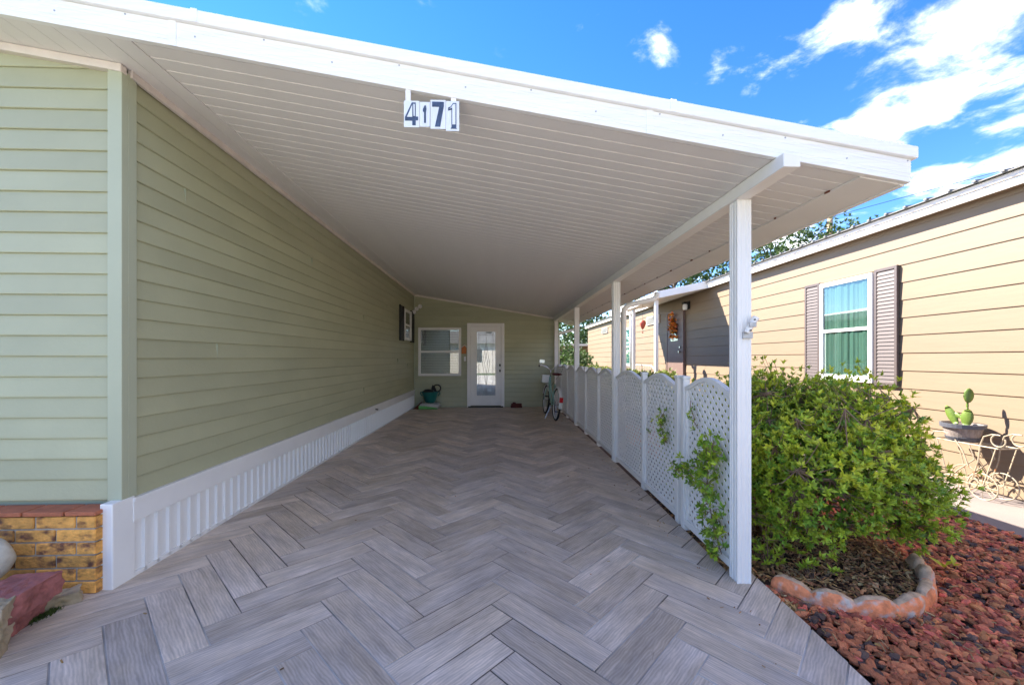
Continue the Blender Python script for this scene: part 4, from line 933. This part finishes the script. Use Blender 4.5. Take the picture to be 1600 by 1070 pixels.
hb(MB().tube([(3.86, 11.9, 2.66), (3.86, 11.85, 2.58), (3.90, 11.72, 2.5), (3.90, 11.68, 2.4), (3.90, 11.68, -.1)], .035, 8), 'downspout', M['white'], aw, smooth=True)
hb(MB().box((4.2, 10.7, GB), (XR, 13.0, .42)), 'landing', M['concrete'], aw, bevel=.01)
rl = thing('porch_railing', 'thin white metal railing beside the steps of the tan house', 'railing', (4.2, 11, .42))
mb = MB(); mb.tube([(4.15, 10.8, 1.05), (4.15, 13.2, 1.05)], .016, 6); mb.tube([(4.15, 10.8, 1.05), (4.25, 10.2, .75), (4.35, 9.7, .3)], .016, 6); mb.tube([(4.15, 10.8, .15), (4.15, 10.8, 1.05)], .016, 6)
hb(mb, 'rail', M['cream'], rl); bme = MB().tube([(4.15, 0, .45), (4.15, 0, 1.05)], .008, 5).mesh('baluster', M['cream'])
for i in range(18): P(link('baluster', bme, None, (0, 10.93 + i * .13, 0)), rl)
ln = thing('hanging_lantern', 'small red balloon-shaped lantern hanging under the porch awning', 'lantern', (4.05, 10.9, 2.3))
def lp(x, y, z):
    return MB().lathe([(.0, -.16), (.025, -.15), (.06, -.08), (.085, 0), (.078, .05), (.045, .085), (.0, .095)], 14, (x, y, z))
lx, ly, lz = 4.02, 11.05, 2.20
hb(lp(lx, ly, lz), 'balloon', M['lantern'], ln, smooth=True); hb(MB().lathe([(.0, -.27), (.02, -.265), (.022, -.235), (.0, -.23)], 8, (lx, ly, lz)), 'tassel', M['lantern'], ln); hb(MB().tube([(lx, ly, lz + .09), (lx, ly, za(lx) + .02)], .003, 4), 'cord', M['black'], ln); hb(MB().tube([(lx, ly, lz - .16), (lx, ly, lz - .23)], .003, 4), 'tail_cord', M['black'], ln)
# ------------------------------------------------------------------ cactus on its stand
st = thing('plant_stand', 'cream wrought metal plant stand shaped like a small wheeled cart by the tan wall', 'plant stand', (4.93, 4.45, GB))
sy = 4.12; sx0, sx1 = 4.93, 5.15; zt_ = .35; FL = GB + .012
mb = MB()
for xx in (sx0, sx1): mb.tube([(xx, sy - .30, zt_), (xx, sy + .30, zt_)], .007, 6)
for i in range(9): mb.tube([(sx0, sy - .28 + i * .07, zt_), (sx1, sy - .28 + i * .07, zt_)], .004, 5)
for s in (-1, 1):
    mb.tube([(sx0, sy + s * .3, zt_), (sx1, sy + s * .3, zt_)], .007, 6)
hb(mb, 'shelf', M['standm'], st)
def circ(cx, cy, cz, r, axis='x', n=28, a0=0, a1=6.2832):
    return [(cx, cy + r * math.cos(a0 + (a1 - a0) * i / n), cz + r * math.sin(a0 + (a1 - a0) * i / n)) for i in range(n + (0 if a1 - a0 > 6.28 else 1))]
for (xx, cy, r) in ((sx0, sy - .17, .13), (sx1, sy - .17, .13), (sx1, sy + .17, .13), (sx0, sy + .13, .085)):
    m2 = MB().tube(circ(xx, cy, FL + r, r), .006, 6, closed=True)
    for i in range(8):
        a = i * math.pi / 4; m2.tube([(xx, cy, FL + r), (xx, cy + r * math.cos(a), FL + r + r * math.sin(a))], .0035, 4)
    hb(m2, 'wheel', M['standm'], st)
for xx in (sx0, sx1):
    hb(MB().tube([(xx, sy - .28, zt_), (xx, sy - .22, .12), (xx, sy - .17, FL + .13)], .006, 5), 'leg', M['standm'], st)
    hb(MB().tube([(xx, sy + .26, zt_), (xx, sy + .2, .15), (xx, sy + .15, FL + .12)], .006, 5), 'leg', M['standm'], st)
    hb(MB().tube([(xx, sy - .05, zt_), (xx, sy - .10, .2), (xx, sy + .05, .05), (xx, sy + .12, FL + .15)], .006, 5), 'brace', M['standm'], st)
    hb(MB().tube([(xx, sy - .17, FL + .13), (xx, sy + .15, FL + .13)], .006, 5), 'axle_bar', M['standm'], st)
for xx in (sx0, sx1):
    pts = [(xx, sy - .08, .0), (xx, sy - .13, .18), (xx, sy - .15, .36), (xx, sy - .18, .45), (xx, sy - .25, .485)] + circ(xx, sy - .30, .43, .058, n=22, a0=1.9, a1=-3.6)
    hb(MB().tube(pts, .0065, 6), 'scroll_handle', M['standm'], st)
hb(MB().tube([(sx0 - .01, sy + .32, .36), (sx0 - .01, sy + .28, .42), (sx0 - .01, sy + .18, .44), (sx0 - .01, sy + .08, .39), (sx0 - .01, sy, .27), (sx0 - .01, sy - .06, .1)], .0065, 6), 'scroll_handle', M['standm'], st)
pc = Vector((5.04, 4.22, zt_ + .006))
pt = thing('cactus_pot', 'half barrel style planter with dark bands on the metal stand', 'pot', tuple(pc))
hb(MB().lathe([(.0, 0), (.115, 0), (.165, .175), (.17, .18), (.155, .18), (.15, .15), (0, .15)], 28, pc), 'bowl', M['potwood'], pt)
hb(MB().lathe([(.159, .140), (.174, .142), (.178, .185), (.163, .186)], 28, pc), 'band', M['potband'], pt); hb(MB().lathe([(.118, .0), (.126, .012), (.139, .042), (.133, .044)], 28, pc), 'band', M['potband'], pt)
ca = thing('cactus', 'prickly pear cactus with four green pads growing in the barrel planter', 'cactus', (pc.x, pc.y, pc.z + .15))
def pad(c, w, h, th, tilt, turn, yaw=0):
    mb = MB(); n = 18; mm = 10
    R = Matrix.Translation(Vector(c)) @ Matrix.Rotation(yaw, 4, 'Z') @ Matrix.Rotation(tilt, 4, 'X') @ Matrix.Rotation(turn, 4, 'Y')
    rows = []
    for i in range(mm + 1):
        t = i / mm; zz_ = h * t; ww = w * (math.sin(math.pi * min(1, max(0, t)) ** .85) ** .55) * (.55 + .45 * t ** .5) if 0 < t < 1 else .001
        rows.append([R @ Vector((math.cos(2 * math.pi * j / n) * th * (ww / w) ** .6, math.sin(2 * math.pi * j / n) * ww, zz_)) for j in range(n)])
    for i in range(mm):
        for j in range(n): mb.face([rows[i][j], rows[i][(j + 1) % n], rows[i + 1][(j + 1) % n], rows[i + 1][j]])
    me = mb.mesh('pad', M['cactus'], True); bm = bmesh.new(); bm.from_mesh(me); bmesh.ops.remove_doubles(bm, verts=bm.verts, dist=.0005); bm.to_mesh(me); bm.free(); return me
q = pc + Vector((0, 0, .15))
for (off, w, h, th, tilt, turn, yaw) in (((0, -.03, 0), .058, .20, .025, .10, 0, .35), ((0, .05, 0), .05, .235, .024, -.42, 0, .2), ((.0, -.045, .185), .012, .09, .012, 0, 0, 0), ((0, -.05, .255), .05, .165, .018, .12, 0.1, 1.15), ((0, .0, .09), .03, .11, .016, -1.1, 0, 0)):
    P(link('pad', pad(q + Vector(off), w, h, th, tilt, turn, yaw)), ca)
# ------------------------------------------------------------------ things by the back wall
po = thing('teal_planter', 'teal plastic planter bowl with black handles standing on a bag in the back corner', 'planter', (-1.66, 10.2, .17))
zc0 = .145
hb(MB().lathe([(0, 0), (.10, 0), (.14, .05), (.20, .25), (.225, .27), (.21, .275), (.19, .25), (0, .22)], 24, (-1.63, 10.2, zc0)), 'bowl', M['teal'], po, smooth=True)
for s_ in (-1, 1): hb(MB().tube([(-1.63 + s_ * .23, 10.2, zc0 + .27), (-1.63 + s_ * .24, 10.2, zc0 + .22), (-1.63 + s_ * .19, 10.2, zc0 + .17)], .014, 6), 'lug', M['teal'], po)
gl = thing('black_hose_coil', 'black looped garden hose and gloves lying in the teal planter', 'hose', (-1.6, 10.2, .4))
mb = MB(); c0 = Vector((-1.46, 10.17, zc0 + .36))
mb.tube([(c0.x + .09 * math.cos(a) , c0.y + .02 * math.sin(2 * a), c0.z + .085 * math.sin(a)) for a in [i * .3927 for i in range(16)]], .017, 7, closed=True)
mb.tube([(c0.x - .10, c0.y, c0.z - .10), (c0.x - .12, c0.y, c0.z - .01), (c0.x - .10, c0.y, c0.z + .07), (c0.x - .06, c0.y, c0.z + .02), (c0.x - .02, c0.y, c0.z - .08)], .02, 7)
hb(mb, 'loop', M['rubber'], gl); 
hb(MB().lathe([(0, .07), (.06, .06), (.10, .02), (.12, -.03)], 10, (-1.68, 10.19, zc0 + .27), sx=1.2), 'glove', M['rubber'], gl, smooth=True)
bg_ = thing('soil_bag', 'green and white potting mix bag lying flat under the teal planter', 'bag', (-1.63, 10.2, 0))
def pillow(x0, x1, y0, y1, h, m, name, par, z=0, sq=.35):
    n = 14; V, Fc = [], []
    for s in (1, -1):
        b = len(V)
        for i in range(n + 1):
            for j in range(n + 1):
                a, c = i / n * 2 - 1, j / n * 2 - 1; q_ = ((1 - a ** 4) * (1 - c ** 4)) ** sq
                V.append((x0 + (x1 - x0) * i / n, y0 + (y1 - y0) * j / n, z + h / 2 + s * h / 2 * q_ + .006 * noise.noise(Vector((i * .7, j * .7, s)))))
        for i in range(n):
            for j in range(n): Fc.append((b + i * (n + 1) + j, b + (i + 1) * (n + 1) + j, b + (i + 1) * (n + 1) + j + 1, b + i * (n + 1) + j + 1))
    return P(link(name, npmesh(name, np.array(V), np.array(Fc), m, True)), par)
pillow(-1.88, -1.38, 9.98, 10.4, .145, M['bagwhite'], 'sack', bg_)
hb(MB().hexa([(-1.87, 9.955, .015), (-1.50, 9.955, .012), (-1.42, 9.975, .012), (-1.87, 9.97, .01), (-1.87, 9.962, .10), (-1.68, 9.958, .085), (-1.42, 9.975, .03), (-1.87, 9.97, .10)]), 'green_print', M['baggreen'], bg_)
rt = MB().hexa([(-2.03, 10.10, 0), (-1.9, 10.0, 0), (-1.86, 10.2, 0), (-2.0, 10.25, 0), (-1.97, 10.16, .02), (-1.84, 10.1, .17), (-1.82, 10.16, .18), (-1.97, 10.2, .03)]).build('rusty_trowel', M['rust'], label='rusty brown trowel blade leaning in the corner left of the bag', category='trowel')
rb = thing('red_brick_block', 'small dark red brick lying on the tiles right of the white door', 'brick', (.45, 10.33, 0))
hb(MB().box((.37, 10.27, 0), (.66, 10.40, .045)).box((.385, 10.28, .05), (.65, 10.39, .10)), 'body', M['darkred'], rb, bevel=.006); hb(MB().box((.42, 10.3, .1005), (.5, 10.38, .13)), 'chip', M['darkred'], rb, bevel=.006)
# wall sign and bell
so_ = thing('wall_plaque', 'small orange house-shaped plaque hanging between the back window and the door', 'plaque', (-.81, YB - .04, 1.5))
hb(MB().ext([(-.875, 1.36), (-.755, 1.36), (-.75, 1.5), (-.79, 1.56), (-.87, 1.53)], 'y', YB - .045, YB - .02), 'board', M['orange'], so_); hb(MB().tube([(-.87, YB - .05, 1.52), (-.80, YB - .05, 1.585), (-.745, YB - .05, 1.54)], .010, 6), 'roof_trim', M['cream'], so_)
hb(MB().tube([(-.83, YB - .03, 1.56), (-.81, YB - .03, 1.62), (-.79, YB - .03, 1.56)], .003, 5), 'hanger', M['black'], so_)
be = thing('door_bell_box', 'small white switch box below the orange plaque beside the door', 'switch', (-.8, YB - .02, 1.25)); hb(MB().box((-.815, YB - .03, 1.17), (-.765, YB - .004, 1.29)), 'box', M['white'], be, bevel=.006); hb(MB().box((-.8, YB - .036, 1.21), (-.78, YB - .0301, 1.24)), 'button', M['plate'], be)
# flood light
fl = thing('flood_light', 'white twin-head flood light high in the back left corner', 'flood light', (-1.98, YB - .03, 2.5))
c = Vector((-2.0, YB - .05, 2.49)); hb(MB().tube([c, c + Vector((0, -.03, 0))], .05, 14), 'base', M['white'], fl, bevel=.004)
for dx, dz in ((-.03, -.07), (.09, .05)):
    a = c + Vector((dx * .5, -.05, dz * .4)); b = c + Vector((dx, -.13, dz)); hb(MB().tube([c + Vector((0, -.03, 0)), a, b], [.012, .016, .03], 10).tube([b, b + Vector((dx * .3, -.06, dz * .2 - .02))], [.035, .055], 14), 'lamp_head', M['white'], fl, smooth=True)
# bracket on the post
bk = thing('flag_bracket', 'white two-hole metal flag pole bracket screwed to the front post', 'bracket', (1.55, 2.45, 1.40))
zb = 1.385
hb(MB().box((1.515, 2.446, zb - .022), (1.577, 2.4605, zb + .018)), 'plate', M['galv'], bk, bevel=.002)
ha = Vector((1.528, 2.435, zb + .012)); hbv = Vector((1.582, 2.425, zb + .105))
hb(MB().tube([ha, ha.lerp(hbv, .25), ha.lerp(hbv, .75), hbv], [.016, .019, .019, .021], 12), 'socket', M['white'], bk)
hb(MB().box((1.531, 2.408, zb + .045), (1.575, 2.4175, zb + .075)), 'clip', M['galv'], bk, bevel=.002)
for p in ((1.54, zb + .025), (1.563, zb + .09)): hb(MB().tube([(p[0], 2.4155, p[1]), (p[0], 2.406, p[1])], .005, 8), 'hole', M['black'], bk)
hb(MB().hexa([(1.52, 2.44, zb + .0), (1.545, 2.44, zb), (1.60, 2.44, zb + .1), (1.575, 2.44, zb + .115), (1.52, 2.444, zb + .0), (1.545, 2.444, zb), (1.60, 2.444, zb + .1), (1.575, 2.444, zb + .115)]), 'arm', M['galv'], bk)
# ------------------------------------------------------------------ bicycle
bike = thing('bicycle', 'mint green step-through cruiser bicycle with white fenders leaning on the lattice fence', 'bicycle', (1.19, 8.17, gz(1.19, 8.17)), (0, math.radians(5), math.radians(4)))
def bs(mb, name, m, par=bike, **k): o = mb.build(name, m, **k); o.parent = par; return o
R0 = .33; WB = 1.08
def wheel(y):
    w = bs(MB().tube([(0, y + (R0 - .02) * math.cos(a), R0 + (R0 - .02) * math.sin(a)) for a in [i * math.pi / 18 for i in range(36)]], .021, 8, closed=True), 'wheel', M['rubber'], smooth=True)
    bs(MB().tube([(0, y + (R0 - .045) * math.cos(a), R0 + (R0 - .045) * math.sin(a)) for a in [i * math.pi / 18 for i in range(36)]], .011, 6, closed=True), 'rim', M['lamp_glass'], w, smooth=True)
    s = MB()
    for i in range(28):
        a = i * 6.2832 / 28; s.tube([(.02 * (1 if i % 2 else -1), y, R0), (0, y + (R0 - .05) * math.cos(a), R0 + (R0 - .05) * math.sin(a))], .0014, 3, cap=False)
    bs(s, 'spokes', M['chrome'], w); bs(MB().tube([(-.05, y, R0), (.05, y, R0)], .022, 10), 'hub', M['chrome'], w)
wheel(0); wheel(WB)
bbk = Vector((0, .45, .29)); stt = Vector((0, .30, .72)); hd0 = Vector((0, .90, .62)); hd1 = Vector((0, .86, .86))
fr = MB(); fr.tube([bbk, stt], .017, 8); fr.tube([hd0, hd1], .021, 8)
fr.tube([hd0 + Vector((0, 0, .03)), Vector((0, .68, .42)), bbk], .02, 8); fr.tube([hd1 - Vector((0, 0, .03)), Vector((0, .68, .60)), Vector((0, .42, .44)), bbk.lerp(stt, .3)], .017, 8)
for s in (-1, 1): fr.tube([bbk + Vector((s * .02, 0, 0)), (s * .055, .2, .30), (s * .06, 0, R0)], .010, 6); fr.tube([stt + Vector((s * .012, 0, -.03)), (s * .05, .12, .52), (s * .06, 0, R0)], .008, 6)
bs(fr, 'frame', M['mint'], smooth=True)
fk = MB()
for s in (-1, 1): fk.tube([(s * .03, .91, .60), (s * .05, .98, .50), (s * .055, WB, R0)], .011, 6)
bs(fk, 'fork', M['mint'], smooth=True)
def fender(y, a0, a1):
    mb = MB(); n = 20
    for i in range(n):
        a, b = a0 + (a1 - a0) * i / n, a0 + (a1 - a0) * (i + 1) / n; r = R0 + .018
        for (x0, x1, d0, d1) in ((-.032, 0, -.012, 0), (0, .032, 0, -.012)):
            mb.hexa([(x0, y + (r + d0) * math.cos(a), R0 + (r + d0) * math.sin(a)), (x1, y + (r + d1) * math.cos(a), R0 + (r + d1) * math.sin(a)), (x1, y + (r + d1) * math.cos(b), R0 + (r + d1) * math.sin(b)), (x0, y + (r + d0) * math.cos(b), R0 + (r + d0) * math.sin(b)),
                     (x0, y + (r + d0 + .003) * math.cos(a), R0 + (r + d0 + .003) * math.sin(a)), (x1, y + (r + d1 + .003) * math.cos(a), R0 + (r + d1 + .003) * math.sin(a)), (x1, y + (r + d1 + .003) * math.cos(b), R0 + (r + d1 + .003) * math.sin(b)), (x0, y + (r + d0 + .003) * math.cos(b), R0 + (r + d0 + .003) * math.sin(b))])
    return bs(mb, 'fender', M['white'])
fender(0, .9, 3.3); fender(WB, .3, 2.5)
bs(MB().box((-.035, -.375, .40), (.035, -.352, .50)), 'reflector', M['redglass'], bevel=.004)
sd = MB(); rows = []
for i in range(13):
    t = i / 12; w = .025 + .085 * max(0, 1 - t * 1.25) ** .6 if t < .8 else .025; y_ = .18 + t * .27
    rows.append([(w * math.cos(a), y_, .90 + (.03 if t < .3 else .015) + .028 * math.sin(a) * (1 if math.sin(a) > 0 else .6)) for a in [k * math.pi / 6 for k in range(12)]])
for i in range(12):
    for j in range(12): sd.face([rows[i][j], rows[i][(j + 1) % 12], rows[i + 1][(j + 1) % 12], rows[i + 1][j]])
sd.face(rows[0]); sd.face(rows[-1]); bs(sd, 'saddle', M['darkred'], smooth=True); bs(MB().tube([stt, (0, .285, .90)], .013, 8), 'seat_post', M['chrome'])
hbm = MB().tube([hd1, (0, .85, .95), (0, .865, 1.0)], .013, 8)
for s in (-1, 1): hbm.tube([(0, .865, 1.0), (s * .10, .90, 1.06), (s * .22, .83, 1.09), (s * .29, .70, 1.08), (s * .31, .62, 1.07)], .011, 7)
hh = bs(hbm, 'handlebar', M['chrome'], smooth=True)
for s in (-1, 1): bs(MB().tube([(s * .297, .69, 1.08), (s * .32, .56, 1.065)], .018, 10), 'grip', M['rubber'], hh)
bs(MB().tube([(-.27, .72, 1.09), (-.24, .74, 1.16)], .005, 6).box((-.29, .735, 1.14), (-.18, .745, 1.21)), 'mirror', M['chrome'], hh)
bs(MB().tube([(.25, .78, 1.08), (.26, .9, .98), (.15, .92, .8), (.03, .93, .62)], .004, 5), 'brake_cable', M['black'])
bk_ = MB().box((-.15, .97, .66), (.15, .975, .86)).box((-.15, 1.17, .66), (.15, 1.175, .86)).box((-.155, .97, .66), (-.15, 1.175, .86)).box((.15, .97, .66), (.155, 1.175, .86)).box((-.15, .975, .66), (.15, 1.17, .665))
bk2 = MB().box((-.16, .955, .70), (.02, 1.12, .88)); bs(bk2, 'front_box', M['lamp_glass'], bevel=.02)
cr = MB().tube([(-.07, .45, .29), (.07, .45, .29)], .015, 8); cr.tube([(.06, .45, .29), (.065, .40, .14)], .009, 6); cr.tube([(-.06, .45, .29), (-.065, .50, .44)], .009, 6); cr.tube([(.05, .45 + .08 * math.cos(a), .29 + .08 * math.sin(a)) for a in [i * math.pi / 8 for i in range(16)]], .006, 5, closed=True)
cr.box((.065, .37, .125), (.15, .44, .15)).box((-.15, .47, .43), (-.065, .54, .455)); bs(cr, 'crank', M['black'])
bs(MB().tube([(-.03, .35, .30), (-.15, .30, .0)], .008, 6), 'kickstand', M['chrome'])

# ------------------------------------------------------------------ trees, hedge, pole, far roofs
def tree(name, label, base, crown, radii, n, ls, trunk_r=.18, gap=-.15, group=None, seed=0, mats='treeleaf', cat='tree'):
    t = thing(name, label, cat, base, group=group); c = Vector(crown); b = Vector(base); tr = MB()
    f = b.lerp(c, .55); tr.tube([b - Vector((0, 0, .2)), b.lerp(f, .5) + Vector((.1, 0, 0)), f, c], [trunk_r, trunk_r * .8, trunk_r * .6, trunk_r * .25], 8)
    lim = []
    for i in range(16):
        a = rng.uniform(0, 6.28); e = c + Vector((math.cos(a) * radii[0] * .75, math.sin(a) * radii[1] * .75, rng.uniform(-.5, .75) * radii[2])); s_ = f.lerp(c, rng.uniform(0, .9)); tr.tube([s_, s_.lerp(e, .5) + Vector((0, 0, .2)), e], [trunk_r * .35, trunk_r * .2, trunk_r * .06], 5); lim.append(e)
    hb(tr, 'trunk', M['trunk'], t, smooth=True)
    tips_ = []
    while len(tips_) < n:
        q = Vector((rng.normal(), rng.normal(), rng.normal())).normalized(); r = rng.uniform(.35, 1) ** .5 * (1 + .35 * noise.noise(q * 2.2 + Vector((seed, 0, 0))))
        p = c + Vector((q.x * radii[0], q.y * radii[1], q.z * radii[2])) * r
        if noise.noise(p * (1.1 / max(.5, min(radii) * .45)) + Vector((seed * 3, 0, 0))) < gap: continue
        if p.z < GB: continue
        tips_.append((p, q + Vector((rng.normal(0, .5), rng.normal(0, .5), .3))))
    V, Fc = leafcloud(tips_, 6, ls, 1.0, .45); P(link('crown', npmesh('crown', V, Fc, M[mats])), t); return t
GT = 'trees beyond the tan house'
tree('tree', 'broad green tree rising behind the middle of the tan house roof', (15.5, 22, -.3), (15.5, 22, 6.0), (4.2, 4, 3.4), 3800, .17, seed=1, group=GT)
tree('tree', 'dense tree behind the porch awning and the tan house roof', (11.5, 26, -.3), (11.5, 26, 6.4), (4.5, 4, 3.6), 3800, .18, seed=2, group=GT)
tree('tree', 'tree with sparse upright twigs behind the roof beside the front post', (17.5, 19.5, -.3), (16.6, 20, 5.4), (3.4, 2.5, 2.2), 1500, .15, seed=3, gap=.02, group=GT)
tree('tree', 'sparse treetop showing above the tan house roof left of the utility pole', (15.2, 15.2, -.3), (15.0, 15.5, 5.0), (2.0, 1.6, 1.5), 520, .12, seed=9, gap=.05, group=GT)
tree('tree', 'dark leafy tree at the far end between the two houses', (3.6, 30, -.3), (3.6, 30, 4.2), (4.2, 3, 3.4), 3200, .19, seed=4, group=GT)
tree('tree', 'tall dark tree behind the far end of the tan house', (8.2, 33, -.3), (8.2, 33, 5.4), (4.0, 3, 4.6), 3200, .2, seed=5, group=GT)
tree('shrub', 'glossy green shrub beyond the far end of the lattice fence', (2.9, 16.5, GB), (2.9, 16.5, .75), (1.05, 1.0, 1.1), 750, .13, .05, -.5, seed=6, mats='treeleaf', cat='shrub')
tree('shrub', 'bright green shrub at the far corner of the tan house', (4.0, 19.0, GB), (3.9, 19.0, .6), (.9, 1.0, .95), 500, .13, .05, -.5, seed=7, mats='treeleaf', cat='shrub')
hg = thing('low_hedge', 'low yellow-green hedge along the foot of the tan house wall behind the lattice fence', 'hedge', (4.4, 9, GB))
tt = []
for i in range(2600):
    y_ = rng.uniform(8.0, 20); x_ = 3.55 + rng.normal(0, .13); zt2 = .92 + .10 * noise.noise(Vector((x_ * 2, y_ * 1.6, 0)))
    tt.append((Vector((x_, y_, GB + (zt2 - GB) * rng.random() ** .35)), Vector((rng.normal(0, .5), rng.normal(0, .5), 1))))
V, Fc = leafcloud(tt, 6, .09, 1.0, .4); P(link('foliage', npmesh('foliage', V, Fc, M['hedge']), kind='stuff'), hg)
pl_ = thing('utility_pole', 'weathered wooden utility pole rising behind the tan house roof', 'utility pole', (17.0, 20.5, -.3))
hb(MB().tube([(16.7, 19.8, -.4), (16.7, 19.8, 8.45)], [.17, .12], 12), 'shaft', M['polewood'], pl_, smooth=True)
wr_ = thing('overhead_wire', 'thin dark overhead wire running left from behind the roof', 'wire', (16.7, 19.8, 8))
hb(MB().tube([(16.7, 19.8, 7.0), (13, 24, 6.75), (8, 30, 7.0)], .022, 5), 'cable', M['black'], wr_)
hb(MB().tube([(16.7, 19.8, 8.3), (24, 14, 9.6), (34, 7, 12.0)], .012, 5), 'cable', M['black'], wr_)
sh = thing('street_house', 'pale house across the street, seen only as a reflection in the white door', 'house', (0, -24, -.3))
hb(MB().box((-11, -28, -.3), (9, -22, 2.8)), 'wall', M['cream'], sh); hb(MB().ext([(-28.5, 2.8), (-21.5, 2.8), (-25, 4.3)], 'x', -11.6, 9.6), 'roof', M['roofm'], sh)
for x in (-7.5, -3, 5): hb(MB().box((x, -21.998, .9), (x + 1.5, -21.95, 2.2)), 'window', M['room'], sh)
fh = thing('far_house', 'distant pale house with a low white roof seen at the end between the houses', 'house', (4, 27, -.3))
hb(MB().box((3.0, 25, -.3), (7.6, 28, 2.0)), 'wall', M['tan'], fh); hb(MB().box((2.4, 24.4, 2.0), (8.0, 28.5, 2.12)), 'roof', M['white'], fh)
w_ = hb(MB().box((3.7, 24.97, .9), (4.4, 24.999, 1.7)), 'window', M['room'], fh)
